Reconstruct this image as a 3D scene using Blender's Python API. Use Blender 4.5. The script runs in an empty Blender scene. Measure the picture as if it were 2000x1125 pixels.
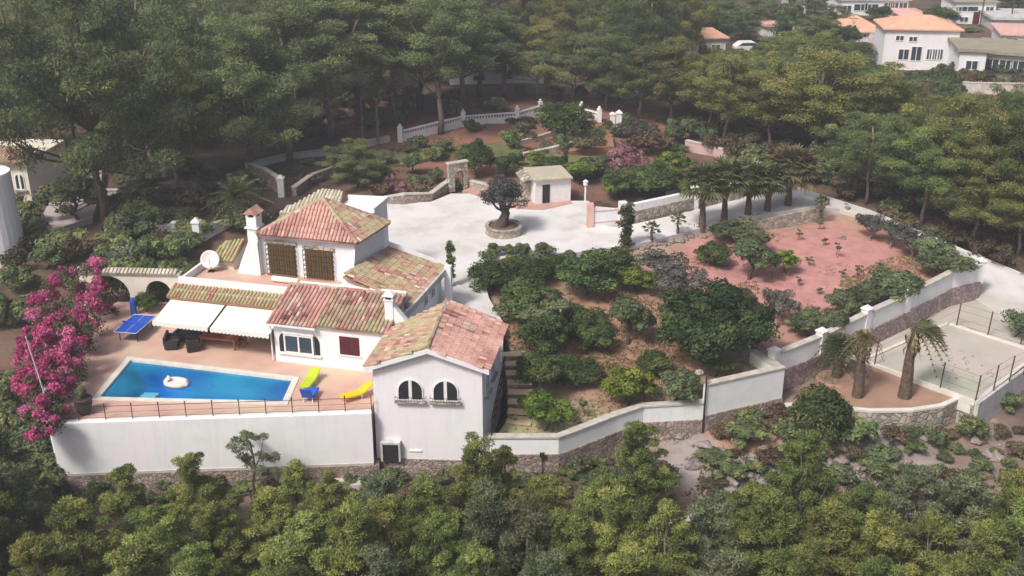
import bpy, math, random
import numpy as np
from mathutils import Vector, Matrix, geometry
R = math.radians
rng = np.random.default_rng(7)
random.seed(7)
SC = bpy.context.scene
COL = SC.collection

# ------------------------------------------------------------------ camera, sky, sun, exposure
CAM_H, PITCH, FOC = 31.0, R(23), 2200.0
cam = bpy.data.objects.new('camera', bpy.data.cameras.new('camera'))
COL.objects.link(cam)
cam.location = (0, 0, CAM_H)
cam.rotation_euler = (R(90) - PITCH, 0, 0)
cam.data.sensor_width = 36
cam.data.lens = FOC / 2000 * 36
cam.data.clip_end = 5000
SC.camera = cam
SUN_EL, SUN_AZ = R(50), R(-40)          # azimuth measured from the view direction reversed (sun stands behind the viewer, to the left)
sd = Vector((math.sin(SUN_AZ) * math.cos(SUN_EL), -math.cos(SUN_AZ) * math.cos(SUN_EL), math.sin(SUN_EL)))
w = bpy.data.worlds.new('World'); SC.world = w; w.use_nodes = True
wn = w.node_tree.nodes; wl = w.node_tree.links
sky = wn.new('ShaderNodeTexSky'); sky.sky_type = 'NISHITA'; sky.sun_disc = False
sky.sun_elevation = SUN_EL; sky.sun_rotation = math.atan2(sd.x, sd.y); sky.dust_density = 6.0; sky.air_density = 0.7; sky.ozone_density = 0.6
wl.new(sky.outputs[0], wn['Background'].inputs[0]); wn['Background'].inputs[1].default_value = 0.125
sun = bpy.data.objects.new('sun', bpy.data.lights.new('sun', 'SUN')); COL.objects.link(sun)
sun.data.energy = 3.0; sun.data.angle = R(11); sun.data.color = (1.0, 0.95, 0.88)
sun.rotation_euler = sd.to_track_quat('Z', 'Y').to_euler()
SC.view_settings.view_transform = 'Standard'; SC.view_settings.look = 'None'; SC.view_settings.gamma = 1
SC.view_settings.exposure = 0.12
SC.cycles.max_bounces = 6; SC.cycles.transparent_max_bounces = 8

# ------------------------------------------------------------------ picture <-> place
S_, C_ = math.sin(PITCH), math.cos(PITCH)
def W(px, py, z):
    a = (px - 1000) / FOC; b = (py - 562.5) / FOC
    t = (z - CAM_H) / (-S_ - b * C_)
    return Vector((a * t, (C_ - b * S_) * t, z))
def ztop(y, py):                        # height at which a post standing at distance y shows at row py
    v = (py - 562.5) / FOC
    return CAM_H - y * (v * C_ + S_) / (C_ - v * S_)
def depth(x, y, z): return y * C_ - (z - CAM_H) * S_

# ------------------------------------------------------------------ bookkeeping
KIDS = {}
def link(o, parent=None):
    COL.objects.link(o)
    if parent is not None:
        o.parent = parent; KIDS.setdefault(parent.name, []).append(o)
    return o
def tag(o, label, cat, group=None, kind=None):
    if label: o['label'] = label
    if cat: o['category'] = cat
    if group: o['group'] = group
    if kind: o['kind'] = kind
    return o
def thing(name, loc, label, cat, group=None):
    o = bpy.data.objects.new(name, None); o.location = loc; o.empty_display_size = .2
    link(o); return tag(o, label, cat, group)
def copy_tree(o, parent=None):
    c = o.copy(); link(c, parent)
    for ch in KIDS.get(o.name, []): copy_tree(ch, c)
    return c
def root_loc(o):
    v = Vector((0, 0, 0))
    while o is not None: v += o.location; o = o.parent
    return v
ID = Matrix.Identity(4)
def frame(p, ang):                      # local x along a wall, local -y out of it
    return Matrix.Translation(p) @ Matrix.Rotation(ang, 4, 'Z')
class MB:
    def __init__(s): s.v = []; s.f = []; s.t = []
    def add(s, vs, fs, M=None, tone=None):
        b = len(s.v)
        s.v += [tuple(M @ Vector(q)) for q in vs] if M is not None else [tuple(q) for q in vs]
        s.f += [tuple(b + i for i in f) for f in fs]
        t = random.random() if tone is None else tone
        s.t += [t] * len(fs)
        return s
    def box(s, x0, x1, y0, y1, z0, z1, M=None, tone=None):
        return s.add([(x0, y0, z0), (x1, y0, z0), (x1, y1, z0), (x0, y1, z0), (x0, y0, z1), (x1, y0, z1), (x1, y1, z1), (x0, y1, z1)],
              [(3, 2, 1, 0), (4, 5, 6, 7), (0, 1, 5, 4), (1, 2, 6, 5), (2, 3, 7, 6), (3, 0, 4, 7)], M, tone)
    def prism(s, poly, z0, z1, M=None, tone=None):      # z0, z1 numbers or one per corner; footprint counter-clockwise or not
        n = len(poly); z0 = z0 if hasattr(z0, '__len__') else [z0] * n; z1 = z1 if hasattr(z1, '__len__') else [z1] * n
        ar = sum(poly[i][0] * poly[(i + 1) % n][1] - poly[(i + 1) % n][0] * poly[i][1] for i in range(n))
        if ar < 0: poly = poly[::-1]; z0 = z0[::-1]; z1 = z1[::-1]
        vs = [(p[0], p[1], z) for p, z in zip(poly, z0)] + [(p[0], p[1], z) for p, z in zip(poly, z1)]
        fs = [tuple(range(n - 1, -1, -1)), tuple(range(n, 2 * n))] + [(i, (i + 1) % n, n + (i + 1) % n, n + i) for i in range(n)]
        return s.add(vs, fs, M, tone)
    def tube(s, pts, rad, n=6, M=None, tone=None, cap=True):
        pts = [Vector(p) for p in pts]; rad = rad if hasattr(rad, '__len__') else [rad] * len(pts)
        vs = []; fs = []
        for i, p in enumerate(pts):
            d = (pts[min(i + 1, len(pts) - 1)] - pts[max(i - 1, 0)]).normalized()
            a = d.orthogonal().normalized() if abs(d.z) < .95 else Vector((1, 0, 0)); a = (a - d * a.dot(d)).normalized(); b = d.cross(a)
            for k in range(n):
                an = 2 * math.pi * k / n
                vs.append(p + (a * math.cos(an) + b * math.sin(an)) * rad[i])
        for i in range(len(pts) - 1):
            for k in range(n):
                fs.append((i * n + k, i * n + (k + 1) % n, (i + 1) * n + (k + 1) % n, (i + 1) * n + k))
        if cap: fs += [tuple(range(n - 1, -1, -1)), tuple(range((len(pts) - 1) * n, len(pts) * n))]
        return s.add(vs, fs, M, tone)
    def lathe(s, prof, n=20, M=None, tone=None):        # prof: (r, z)
        vs = [(r * math.cos(2 * math.pi * k / n), r * math.sin(2 * math.pi * k / n), z) for r, z in prof for k in range(n)]
        fs = [(i * n + k, i * n + (k + 1) % n, (i + 1) * n + (k + 1) % n, (i + 1) * n + k) for i in range(len(prof) - 1) for k in range(n)]
        fs += [tuple(range(n - 1, -1, -1)), tuple(range((len(prof) - 1) * n, len(prof) * n))]
        return s.add(vs, fs, M, tone)
    def wallpath(s, pts, z0, z1, th, tone=None):        # upright wall along a line of points (x, y)
        pts = [Vector((p[0], p[1])) for p in pts]; n = len(pts); L = []; Rr = []
        for i, p in enumerate(pts):
            d = (pts[min(i + 1, n - 1)] - pts[max(i - 1, 0)]).normalized(); q = Vector((-d.y, d.x)) * th / 2
            L.append(p + q); Rr.append(p - q)
        z0 = z0 if hasattr(z0, '__len__') else [z0] * n; z1 = z1 if hasattr(z1, '__len__') else [z1] * n
        for i in range(n - 1):
            vs = [(*Rr[i], z0[i]), (*Rr[i + 1], z0[i + 1]), (*L[i + 1], z0[i + 1]), (*L[i], z0[i]),
                  (*Rr[i], z1[i]), (*Rr[i + 1], z1[i + 1]), (*L[i + 1], z1[i + 1]), (*L[i], z1[i])]
            fs = [(3, 2, 1, 0), (4, 5, 6, 7), (0, 1, 5, 4), (2, 3, 7, 6)]
            if i == 0: fs.append((3, 0, 4, 7))
            if i == n - 2: fs.append((1, 2, 6, 5))
            s.add(vs, fs, None, tone)
        return s
    def mesh(s, name, m, off=None, smooth=False):
        me = bpy.data.meshes.new(name)
        vs = s.v if off is None else [(a - off[0], b - off[1], c - off[2]) for a, b, c in s.v]
        me.from_pydata(vs, [], s.f)
        at = me.attributes.new('tone', 'FLOAT', 'FACE'); at.data.foreach_set('value', np.array(s.t, dtype=np.float32))
        if m: me.materials.append(m)
        if smooth: me.polygons.foreach_set('use_smooth', [True] * len(me.polygons))
        me.update(); return me
    def build(s, name, m, parent=None, local=False, smooth=False, label=None):
        off = root_loc(parent) if parent is not None and not local else None
        o = link(bpy.data.objects.new(name, s.mesh(name, m, off, smooth)), parent)
        if label: o['label'] = label
        return o
def single(mb, name, m, loc, label, cat, group=None, kind=None, smooth=False):      # a thing that is one mesh
    o = bpy.data.objects.new(name, mb.mesh(name, m, loc, smooth)); o.location = loc; link(o)
    return tag(o, label, cat, group, kind)

# ------------------------------------------------------------------ materials
def srgb(r, g, b):
    f = lambda c: (c / 255 / 12.92) if c / 255 < .04045 else ((c / 255 + .055) / 1.055) ** 2.4
    return (f(r), f(g), f(b), 1)
def c4(c): return (c[0], c[1], c[2], 1)
def mat(name, ca, cb=None, scale=2.0, rough=.85, bump=0.0, bscale=None, lo=.35, hi=.65, cc=None, cscale=.35, obj=False, tone=None, metal=0.0, vor=None):
    """colour ca mottled with cb (noise), large patches of cc, faces shifted by their own tone, voronoi stone joints"""
    m = bpy.data.materials.new(name); m.use_nodes = True; N = m.node_tree.nodes; L = m.node_tree.links
    B = N['Principled BSDF']; B.inputs['Roughness'].default_value = rough; B.inputs['Metallic'].default_value = metal
    B.inputs['Specular IOR Level'].default_value = .25
    if obj: src = N.new('ShaderNodeTexCoord').outputs['Object']
    else: src = N.new('ShaderNodeNewGeometry').outputs['Position']
    def noise(sc, det=5):
        n = N.new('ShaderNodeTexNoise'); n.inputs['Scale'].default_value = sc; n.inputs['Detail'].default_value = det
        n.inputs['Roughness'].default_value = .62; L.new(src, n.inputs['Vector']); return n.outputs['Fac']
    def ramp(v, a, b):
        r = N.new('ShaderNodeMapRange'); r.inputs[1].default_value = a; r.inputs[2].default_value = b; L.new(v, r.inputs[0]); return r.outputs[0]
    def mix(f, a, b):
        x = N.new('ShaderNodeMix'); x.data_type = 'RGBA'
        L.new(f, x.inputs['Factor'])
        for q, k in ((a, 'A'), (b, 'B')):
            s = [i for i in x.inputs if i.name == k and i.type == 'RGBA'][0]
            if isinstance(q, tuple): s.default_value = c4(q)
            else: L.new(q, s)
        return [o for o in x.outputs if o.type == 'RGBA'][0]
    col = tuple(ca)
    if cb is not None: col = mix(ramp(noise(scale), lo, hi), tuple(ca), tuple(cb))
    if cc is not None: col = mix(ramp(noise(cscale, 3), .45, .62), col, tuple(cc))
    if tone is not None:
        a = N.new('ShaderNodeAttribute'); a.attribute_name = 'tone'
        rp = N.new('ShaderNodeValToRGB'); e = rp.color_ramp.elements
        for i, (p, c) in enumerate(tone):
            if i < 2: e[i].position = p; e[i].color = c4(c)
            else: k = e.new(p); k.color = c4(c)
        L.new(a.outputs['Fac'], rp.inputs[0])
        if cb is None and cc is None: col = rp.outputs[0]
        else: col = mix(ramp(noise(cscale, 4), .4, .62), rp.outputs[0], col)
    hgt = None
    if vor:
        v = N.new('ShaderNodeTexVoronoi'); v.feature = 'DISTANCE_TO_EDGE'; v.inputs['Scale'].default_value = vor; L.new(src, v.inputs['Vector'])
        v2 = N.new('ShaderNodeTexVoronoi'); v2.inputs['Scale'].default_value = vor; L.new(src, v2.inputs['Vector'])
        sp = N.new('ShaderNodeSeparateColor'); L.new(v2.outputs['Color'], sp.inputs[0])
        hs = N.new('ShaderNodeHueSaturation'); L.new(ramp2(N, L, sp.outputs[0], .65, 1.35), hs.inputs['Value'])
        if isinstance(col, tuple): hs.inputs['Color'].default_value = c4(col)
        else: L.new(col, hs.inputs['Color'])
        col = mix(ramp(v.outputs['Distance'], .02, .09), tuple(q * .55 for q in ca), hs.outputs[0])
        hgt = ramp(v.outputs['Distance'], .0, .15)
    if isinstance(col, tuple): B.inputs['Base Color'].default_value = c4(col)
    else: L.new(col, B.inputs['Base Color'])
    if bump or hgt is not None:
        b = N.new('ShaderNodeBump'); b.inputs['Strength'].default_value = bump or .6; b.inputs['Distance'].default_value = .06
        L.new(hgt if hgt is not None else noise(bscale or scale * 4), b.inputs['Height']); L.new(b.outputs[0], B.inputs['Normal'])
    return m
def ramp2(N, L, v, a, b):
    r = N.new('ShaderNodeMapRange'); r.inputs[3].default_value = a; r.inputs[4].default_value = b; L.new(v, r.inputs[0]); return r.outputs[0]
def leafmat(name, stops, hue=.02, val=.25, trans=.25, patch=None):
    m = bpy.data.materials.new(name); m.use_nodes = True; N = m.node_tree.nodes; L = m.node_tree.links
    B = N['Principled BSDF']; B.inputs['Roughness'].default_value = .65; B.inputs['Specular IOR Level'].default_value = .15
    a = N.new('ShaderNodeAttribute'); a.attribute_name = 'tone'
    rp = N.new('ShaderNodeValToRGB'); e = rp.color_ramp.elements
    for i, (p, c) in enumerate(stops):
        if i < 2: e[i].position = p; e[i].color = c4(c)
        else: k = e.new(p); k.color = c4(c)
    L.new(a.outputs['Fac'], rp.inputs[0])
    oi = N.new('ShaderNodeObjectInfo')
    hs = N.new('ShaderNodeHueSaturation'); L.new(rp.outputs[0], hs.inputs['Color'])
    L.new(ramp2(N, L, oi.outputs['Random'], .5 - hue, .5 + hue), hs.inputs['Hue'])
    mm = N.new('ShaderNodeMath'); mm.operation = 'MULTIPLY'; mm.inputs[1].default_value = 7.13; L.new(oi.outputs['Random'], mm.inputs[0])
    fr = N.new('ShaderNodeMath'); fr.operation = 'FRACT'; L.new(mm.outputs[0], fr.inputs[0])
    L.new(ramp2(N, L, fr.outputs[0], 1 - val, 1 + val), hs.inputs['Value'])
    L.new(hs.outputs[0], B.inputs['Base Color'])
    t = N.new('ShaderNodeBsdfTranslucent'); L.new(hs.outputs[0], t.inputs[0])
    x = N.new('ShaderNodeMixShader'); x.inputs[0].default_value = trans
    L.new(B.outputs[0], x.inputs[1]); L.new(t.outputs[0], x.inputs[2]); L.new(x.outputs[0], N['Material Output'].inputs[0])
    return m

M = {}
def streaks(m, dark=.78):
    N = m.node_tree.nodes; L = m.node_tree.links; B = N['Principled BSDF']; old = B.inputs['Base Color'].links[0].from_socket
    g = N.new('ShaderNodeNewGeometry'); v = N.new('ShaderNodeVectorMath'); v.operation = 'MULTIPLY'; v.inputs[1].default_value = (2.4, 2.4, .16); L.new(g.outputs['Position'], v.inputs[0])
    n = N.new('ShaderNodeTexNoise'); n.inputs['Scale'].default_value = 1; n.inputs['Detail'].default_value = 6; n.inputs['Roughness'].default_value = .7; L.new(v.outputs[0], n.inputs['Vector'])
    r = N.new('ShaderNodeMapRange'); r.inputs[1].default_value = .5; r.inputs[2].default_value = .75; r.inputs[3].default_value = 1; r.inputs[4].default_value = dark; L.new(n.outputs[0], r.inputs[0])
    h = N.new('ShaderNodeHueSaturation'); L.new(old, h.inputs['Color']); L.new(r.outputs[0], h.inputs['Value']); L.new(h.outputs[0], B.inputs['Base Color'])
M['plaster'] = mat('white_plaster', (.78, .79, .80), (.71, .74, .75), 1.2, .8, .15, 9, cc=(.79, .76, .81), cscale=.22); streaks(M['plaster'], .9)  # faint mint and lilac mottling is glare painted into the white; streaks are stains
M['plaster_warm'] = mat('cream_plaster', (.70, .66, .58), (.60, .57, .50), 1.0, .85, .15, 9)
M['plaster_old'] = mat('weathered_plaster', (.60, .60, .60), (.42, .41, .40), .9, .85, .2, 8)
streaks(M['plaster_old'], .7)
M['coping'] = mat('pale_stone_coping', (.55, .52, .47), (.40, .37, .33), 2.2, .8, .2, 8)
M['stone'] = mat('rubble_stone', (.32, .25, .21), (.24, .195, .17), 1.0, .9, .5, cc=(.36, .30, .28), cscale=.5, vor=4.2)
M['stone_pink'] = mat('pinkish_stone', (.37, .26, .26), (.27, .22, .23), 1.0, .9, .6, cc=(.38, .33, .32), cscale=.3, vor=3.6)
M['stone_light'] = mat('pale_stone', (.44, .40, .34), (.32, .29, .24), 1.1, .9, .6, vor=2.4)
TILE = [(0, (.17, .075, .065)), (.2, (.36, .155, .13)), (.42, (.49, .27, .23)), (.58, (.28, .13, .115)), (.74, (.58, .44, .38)), (.88, (.26, .23, .17)), (1, (.60, .54, .46))]
M['tile'] = mat('old_terracotta_tile', (.42, .40, .22), (.30, .26, .17), 2.2, .85, 0, tone=TILE, cscale=.62)
M['tile_red'] = mat('red_terracotta_tile', (.50, .27, .235), (.58, .37, .32), 3.0, .85, 0, tone=TILE, cscale=.4)
M['tile_moss'] = mat('mossy_terracotta_tile', (.36, .36, .17), (.27, .23, .12), 3.0, .85, 0, tone=[(0, (.34, .16, .11)), (.3, (.44, .27, .19)), (.6, (.36, .33, .18)), (1, (.52, .47, .34))], cscale=.5)
M['tile_pale'] = mat('pale_lichen_tile', (.55, .54, .42), (.38, .34, .26), 3.0, .85, 0, tone=[(0, (.36, .30, .22)), (.5, (.56, .52, .42)), (1, (.66, .64, .54))], cscale=.5)
M['peach_tile'] = mat('peach_roof_tile', (.62, .33, .22), (.70, .42, .30), 1.2, .85)
M['pink_tile'] = mat('pink_roof_tile', (.58, .34, .30), (.66, .43, .38), 1.2, .85)
M['grey_roof'] = mat('grey_green_roof', (.33, .30, .23), (.26, .24, .19), .8, .85)
M['patio'] = mat('terracotta_paving', (.58, .37, .32), (.50, .31, .25), .8, .7, .1, 12, cc=(.56, .44, .33), cscale=.16)
M['concrete'] = mat('pale_concrete', (.64, .625, .61), (.47, .45, .44), .5, .85, .1, 8, cc=(.67, .665, .67), cscale=.12, lo=.42, hi=.72)
M['road'] = mat('worn_pale_road', (.52, .49, .47), (.43, .40, .37), .5, .9, .15, 6, cc=(.60, .58, .59), cscale=.15)
M['court'] = mat('sandy_court', (.45, .44, .38), (.36, .36, .29), .35, .9, .15, 5, cc=(.48, .41, .39), cscale=.18)
M['sandstone'] = mat('tan_stone_tread', (.58, .47, .30), (.50, .40, .26), 2, .85)
M['kerb'] = mat('pale_kerb', (.68, .66, .60), (.56, .54, .48), 1.5, .85)
M['redsoil'] = mat('red_bed_soil', (.37, .225, .17), (.29, .19, .14), 1.0, .95, .4, 6)
M['wood'] = mat('red_brown_wood', (.36, .115, .07), (.27, .085, .05), 3, .55)
M['shutter'] = mat('maroon_shutter', (.11, .022, .032), (.08, .018, .026), 4, .5)
M['lattice'] = mat('brown_lattice_door', (.17, .115, .045), (.11, .07, .03), 6, .6)
M['iron'] = mat('dark_iron', (.025, .024, .026), (.045, .035, .03), 5, .5, metal=.3)
M['rust'] = mat('rusty_post', (.11, .07, .055), (.06, .045, .04), 5, .8)
M['dark'] = mat('dark_interior', (.018, .018, .022), (.03, .028, .03), 2, .6)
M['glass'] = mat('window_glass', (.03, .045, .06), (.05, .07, .085), 1.2, .08)
M['glass'].node_tree.nodes['Principled BSDF'].inputs['Specular IOR Level'].default_value = .6
M['white'] = mat('white_paint', (.78, .78, .78), (.70, .70, .71), 3, .5)
M['awning'] = mat('cream_awning_cloth', (.74, .73, .67), (.67, .67, .62), .7, .9, .1, 20)
M['blue'] = mat('blue_table_paint', (.018, .075, .43), (.022, .09, .47), 2, .45)
M['navy'] = mat('blue_cloth', (.02, .10, .50), (.03, .13, .56), 3, .7)
M['lime'] = mat('lime_cloth', (.47, .60, .03), (.42, .55, .04), 3, .7)
M['yellow'] = mat('yellow_cloth', (.75, .52, .02), (.68, .46, .02), 3, .7)
M['wicker'] = mat('black_wicker', (.022, .021, .024), (.045, .04, .04), 14, .7, .5, 40)
M['clay'] = mat('dark_clay', (.07, .045, .04), (.05, .035, .03), 3, .6)
M['bark'] = mat('pine_bark', (.11, .075, .06), (.055, .04, .035), 3, .95, .5, 9, obj=True)
M['bark_grey'] = mat('grey_bark', (.24, .20, .17), (.14, .115, .10), 3, .95, .5, 9, obj=True)
M['palmbark'] = mat('palm_bark', (.16, .115, .085), (.07, .05, .04), 5, .95, .7, 12, obj=True)
M['rock'] = mat('grey_rock', (.36, .33, .33), (.17, .145, .145), 1.8, .95, .6, 5, obj=True, cc=(.27, .185, .145), cscale=.9, lo=.3, hi=.62)
M['pink_float'] = mat('pink_white_vinyl', (.80, .74, .72), (.74, .55, .50), 2.5, .4)
M['water_paint'] = mat('blue_pool_tile', (.010, .17, .60), (.012, .26, .64), .35, .4)
G = lambda a: a
M['pine'] = leafmat('pine_needles', [(0, (.098, .125, .045)), (.35, (.19, .235, .072)), (.65, (.30, .345, .105)), (1, (.43, .44, .15))], .02, .22, .4)
M['pine_dark'] = leafmat('dark_pine_needles', [(0, (.075, .100, .052)), (.45, (.145, .192, .085)), (.8, (.24, .285, .112)), (1, (.34, .34, .15))], .022, .26, .4)
M['pine_warm'] = leafmat('olive_pine_needles', [(0, (.092, .106, .042)), (.45, (.185, .215, .072)), (.8, (.29, .31, .10)), (1, (.37, .33, .14))], .04, .24, .4)
M['pine_grey'] = leafmat('grey_green_needles', [(0, (.09, .11, .062)), (.4, (.17, .20, .11)), (.75, (.26, .29, .16)), (1, (.36, .38, .22))], .015, .25, .4)
M['citrus'] = leafmat('glossy_dark_leaves', [(0, (.034, .056, .022)), (.5, (.080, .122, .042)), (1, (.19, .235, .08))], .02, .28, .36)
M['ficus'] = leafmat('very_dark_glossy_leaves', [(0, (.018, .034, .014)), (.5, (.040, .070, .026)), (1, (.10, .14, .05))], 0, 0, .25)
M['bright'] = leafmat('bright_leaves', [(0, (.08, .13, .022)), (.5, (.16, .23, .036)), (1, (.30, .36, .075))], .02, .2, .35)
M['olive'] = leafmat('grey_olive_leaves', [(0, (.065, .068, .058)), (.5, (.11, .115, .095)), (1, (.19, .19, .165))], .01, .2)
M['ancient'] = leafmat('purple_grey_leaves', [(0, (.055, .05, .052)), (.5, (.105, .098, .10)), (1, (.18, .168, .165))], 0, 0, .25)
M['sage'] = leafmat('sage_leaves', [(0, (.068, .092, .050)), (.5, (.135, .172, .084)), (1, (.23, .265, .135))], .02, .22, .36)
M['brush'] = leafmat('dry_brush', [(0, (.065, .05, .035)), (.5, (.125, .095, .06)), (1, (.19, .15, .09))], .03, .3)
M['blossom'] = leafmat('magenta_bracts', [(0, (.25, .03, .11)), (.5, (.49, .075, .215)), (1, (.66, .22, .39))], .012, .1)
M['blossom_pale'] = leafmat('dusty_pink_blossom', [(0, (.18, .07, .09)), (.5, (.30, .13, .16)), (1, (.42, .25, .27))], .01, .1)
M['palm'] = leafmat('palm_fronds', [(0, (.055, .075, .032)), (.5, (.115, .145, .06)), (1, (.22, .24, .11))], .015, .2)
M['palm_brown'] = leafmat('brownish_palm_fronds', [(0, (.07, .075, .034)), (.5, (.14, .14, .06)), (1, (.24, .225, .10))], .015, .2)
M['palm_dry'] = leafmat('dry_palm_fronds', [(0, (.11, .095, .05)), (.5, (.20, .17, .085)), (1, (.30, .26, .13))], .015, .2)

# ------------------------------------------------------------------ terrain
def idw(ctrl, X, Y, pw=3.0):
    num = np.zeros_like(X); den = np.zeros_like(X)
    for cx, cy, cz in ctrl:
        d = 1.0 / (np.hypot(X - cx, Y - cy) + .05) ** pw
        num += d * cz; den += d
    return num / den
def inside(poly, X, Y):
    r = np.zeros(X.shape, bool); n = len(poly)
    for i in range(n):
        x1, y1 = poly[i][0], poly[i][1]; x2, y2 = poly[(i + 1) % n][0], poly[(i + 1) % n][1]
        c = ((y1 > Y) != (y2 > Y)) & (X < (x2 - x1) * (Y - y1) / ((y2 - y1) or 1e-9) + x1)
        r ^= c
    return r
def wob(X, Y):
    return .16 * np.sin(X * .55 + 1.3 * np.sin(Y * .31)) * np.cos(Y * .47 + .8 * np.sin(X * .23))
# garden walls (points x, y with the height of their tops)
w1 = [W(945, 850, -1.8), W(1090, 850, -1.8), W(1135, 833, -1.8), W(1200, 808, -1.8), W(1255, 790, -1.8), W(1375, 783, -1.8)]
w1e = w1[-1]
w1b = [Vector((w1e.x, w1e.y, ztop(w1e.y, 748))), W(1530, 714, -.55)]
w2 = [W(1512, 690, -.35), W(1605, 653, -.25), W(1693, 609, -.15), W(1772, 573, -.1), W(1860, 528, 0), W(1916, 515, 0)]
BASE = [W(*a) for a in [(110, 965, -4.4), (400, 950, -4.4), (600, 940, -4.4), (900, 940, -4.4), (1100, 930, -4.3), (1300, 925, -4.3), (1450, 890, -4.2),
    (1600, 855, -3.9), (1750, 850, -4.2), (1900, 840, -4.5), (1990, 800, -4.5), (1450, 830, -3.3), (1560, 790, -3.1), (1650, 735, -2.9), (1760, 690, -2.9), (1880, 640, -2.9),
    (1500, 960, -5.2), (1300, 1000, -5.8), (1650, 960, -5.2), (1800, 920, -5.0), (1950, 900, -5.2), (2100, 800, -4.6), (2150, 700, -3.8), (2150, 600, -3.2),
    (100, 1125, -6.2), (500, 1125, -6.2), (1000, 1125, -6.2), (1500, 1125, -6.6), (1900, 1125, -6.6), (-200, 1000, -5), (-200, 800, -4), (60, 860, -3.6), (40, 760, -2.6),
    (20, 650, -1.5), (-150, 600, -1.2), (60, 530, -.6), (160, 450, -.4), (0, 420, -.3), (300, 460, -.2), (450, 420, -.2), (380, 540, -.3),
    (600, 370, -.25), (760, 400, -.25), (900, 400, -.25), (1040, 410, -.25), (1100, 460, -.6), (1240, 420, -.3), (1330, 400, -.25),
    (600, 330, 0), (800, 330, .1), (1000, 320, .2), (1150, 330, .1), (1300, 330, .1), (1450, 340, 0), (1540, 350, -.2),
    (700, 250, .2), (900, 240, .3), (1100, 220, .3), (1300, 230, .2), (1500, 280, 0), (1600, 350, -.3),
    (1680, 390, -.5), (1760, 420, -.9), (1860, 470, -1.6), (1960, 510, -2.2), (2050, 560, -2.8), (1950, 440, -1.4), (1800, 350, -.5), (1950, 300, -.6), (2100, 450, -1.6),
    (1400, 200, 0), (1700, 200, 0), (1950, 200, 0), (900, 150, 0), (600, 150, 0), (200, 200, 0), (1500, 50, 0), (1900, 50, 0), (1000, 50, 0), (300, 50, 0),
    (700, 700, -4), (1200, 600, -4), (1500, 600, -3.6), (1350, 700, -4), (1100, 780, -4.4), (1700, 500, -3.0), (1800, 510, -3.0), (700, 560, -2.5), (1200, 520, -2.5), (1450, 500, -2.8)]]
BASE = [(v.x, v.y, v.z) for v in BASE] + [(-40, 30, -9), (0, 30, -9.5), (40, 30, -10), (0, -20, -14), (-60, -20, -13), (60, -20, -14), (-80, 60, -3), (90, 60, -6), (100, 100, -2), (-100, 120, 0)]
def base_h(X, Y): return idw(BASE, X, Y) + wob(X, Y) * .8 - .04
SHEETS = []          # (outline, height function)
def hz(X, Y):
    X = np.asarray(X, float); Y = np.asarray(Y, float); Z = base_h(X, Y)
    for poly, fn in SHEETS:
        i = inside(poly, X, Y)
        if i.any(): Z[i] = np.maximum(Z[i], fn(X[i], Y[i]))
    return Z
def ground_at(x, y): return float(hz(np.array([x]), np.array([y]))[0])
def Gp(px, py):                          # where the sight line through a picture point meets the ground
    a = (px - 1000) / FOC; b = (py - 562.5) / FOC
    dy = C_ - b * S_; dz = -S_ - b * C_
    t = np.arange(40, 260, .2); X = a * t; Y = dy * t; Z = CAM_H + dz * t
    k = np.argmax(Z <= hz(X, Y))
    if k == 0: k = len(t) - 1
    return Vector((X[k], Y[k], ground_at(X[k], Y[k])))

M['ground'] = mat('forest_floor', (.115, .083, .06), (.048, .036, .03), 1.1, .95, .8, 4, cc=(.15, .098, .072), cscale=.16, lo=.4, hi=.62)
M['garden'] = mat('dry_garden_soil', (.36, .27, .19), (.25, .185, .13), .9, .95, .5, 4, cc=(.35, .32, .19), cscale=.16)
def redder(m, c, rad, col):              # soil of another colour around a place
    N = m.node_tree.nodes; L = m.node_tree.links; B = N['Principled BSDF']
    old = B.inputs['Base Color'].links[0].from_socket
    g = N.new('ShaderNodeNewGeometry'); d = N.new('ShaderNodeVectorMath'); d.operation = 'DISTANCE'; d.inputs[1].default_value = c
    L.new(g.outputs['Position'], d.inputs[0])
    n = N.new('ShaderNodeTexNoise'); n.inputs['Scale'].default_value = .28; n.inputs['Detail'].default_value = 5; L.new(g.outputs['Position'], n.inputs['Vector'])
    a = N.new('ShaderNodeMath'); a.operation = 'MULTIPLY_ADD'; a.inputs[1].default_value = -rad * 1.1; L.new(n.outputs['Fac'], a.inputs[0]); L.new(d.outputs['Value'], a.inputs[2])
    r = N.new('ShaderNodeMapRange'); r.inputs[1].default_value = rad * .12; r.inputs[2].default_value = rad * .65; r.inputs[3].default_value = 1; r.inputs[4].default_value = 0
    L.new(a.outputs[0], r.inputs[0])
    n2 = N.new('ShaderNodeTexNoise'); n2.inputs['Scale'].default_value = 1.1; n2.inputs['Detail'].default_value = 6; L.new(g.outputs['Position'], n2.inputs['Vector'])
    h = N.new('ShaderNodeHueSaturation'); h.inputs['Color'].default_value = c4(col); L.new(ramp2(N, L, n2.outputs['Fac'], .6, 1.4), h.inputs['Value'])
    x = N.new('ShaderNodeMix'); x.data_type = 'RGBA'; L.new(r.outputs[0], x.inputs['Factor'])
    ins = [i for i in x.inputs if i.type == 'RGBA']; L.new(old, ins[0]); L.new(h.outputs[0], ins[1])
    L.new([o for o in x.outputs if o.type == 'RGBA'][0], B.inputs['Base Color'])
redder(M['garden'], tuple(W(1610, 540, -1)), 14, (.46, .23, .21))
redder(M['garden'], tuple(W(1180, 660, -1.5)), 8, (.33, .19, .13))
redder(M['ground'], tuple(W(1480, 860, -4.2)), 9, (.26, .18, .14))
redder(M['ground'], tuple(W(1790, 900, -4.6)), 9, (.24, .18, .15))
redder(M['ground'], tuple(W(1000, 255, 0)), 20, (.25, .125, .092))
redder(M['ground'], tuple(W(1950, 205, 0)), 12, (.42, .20, .14))
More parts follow.
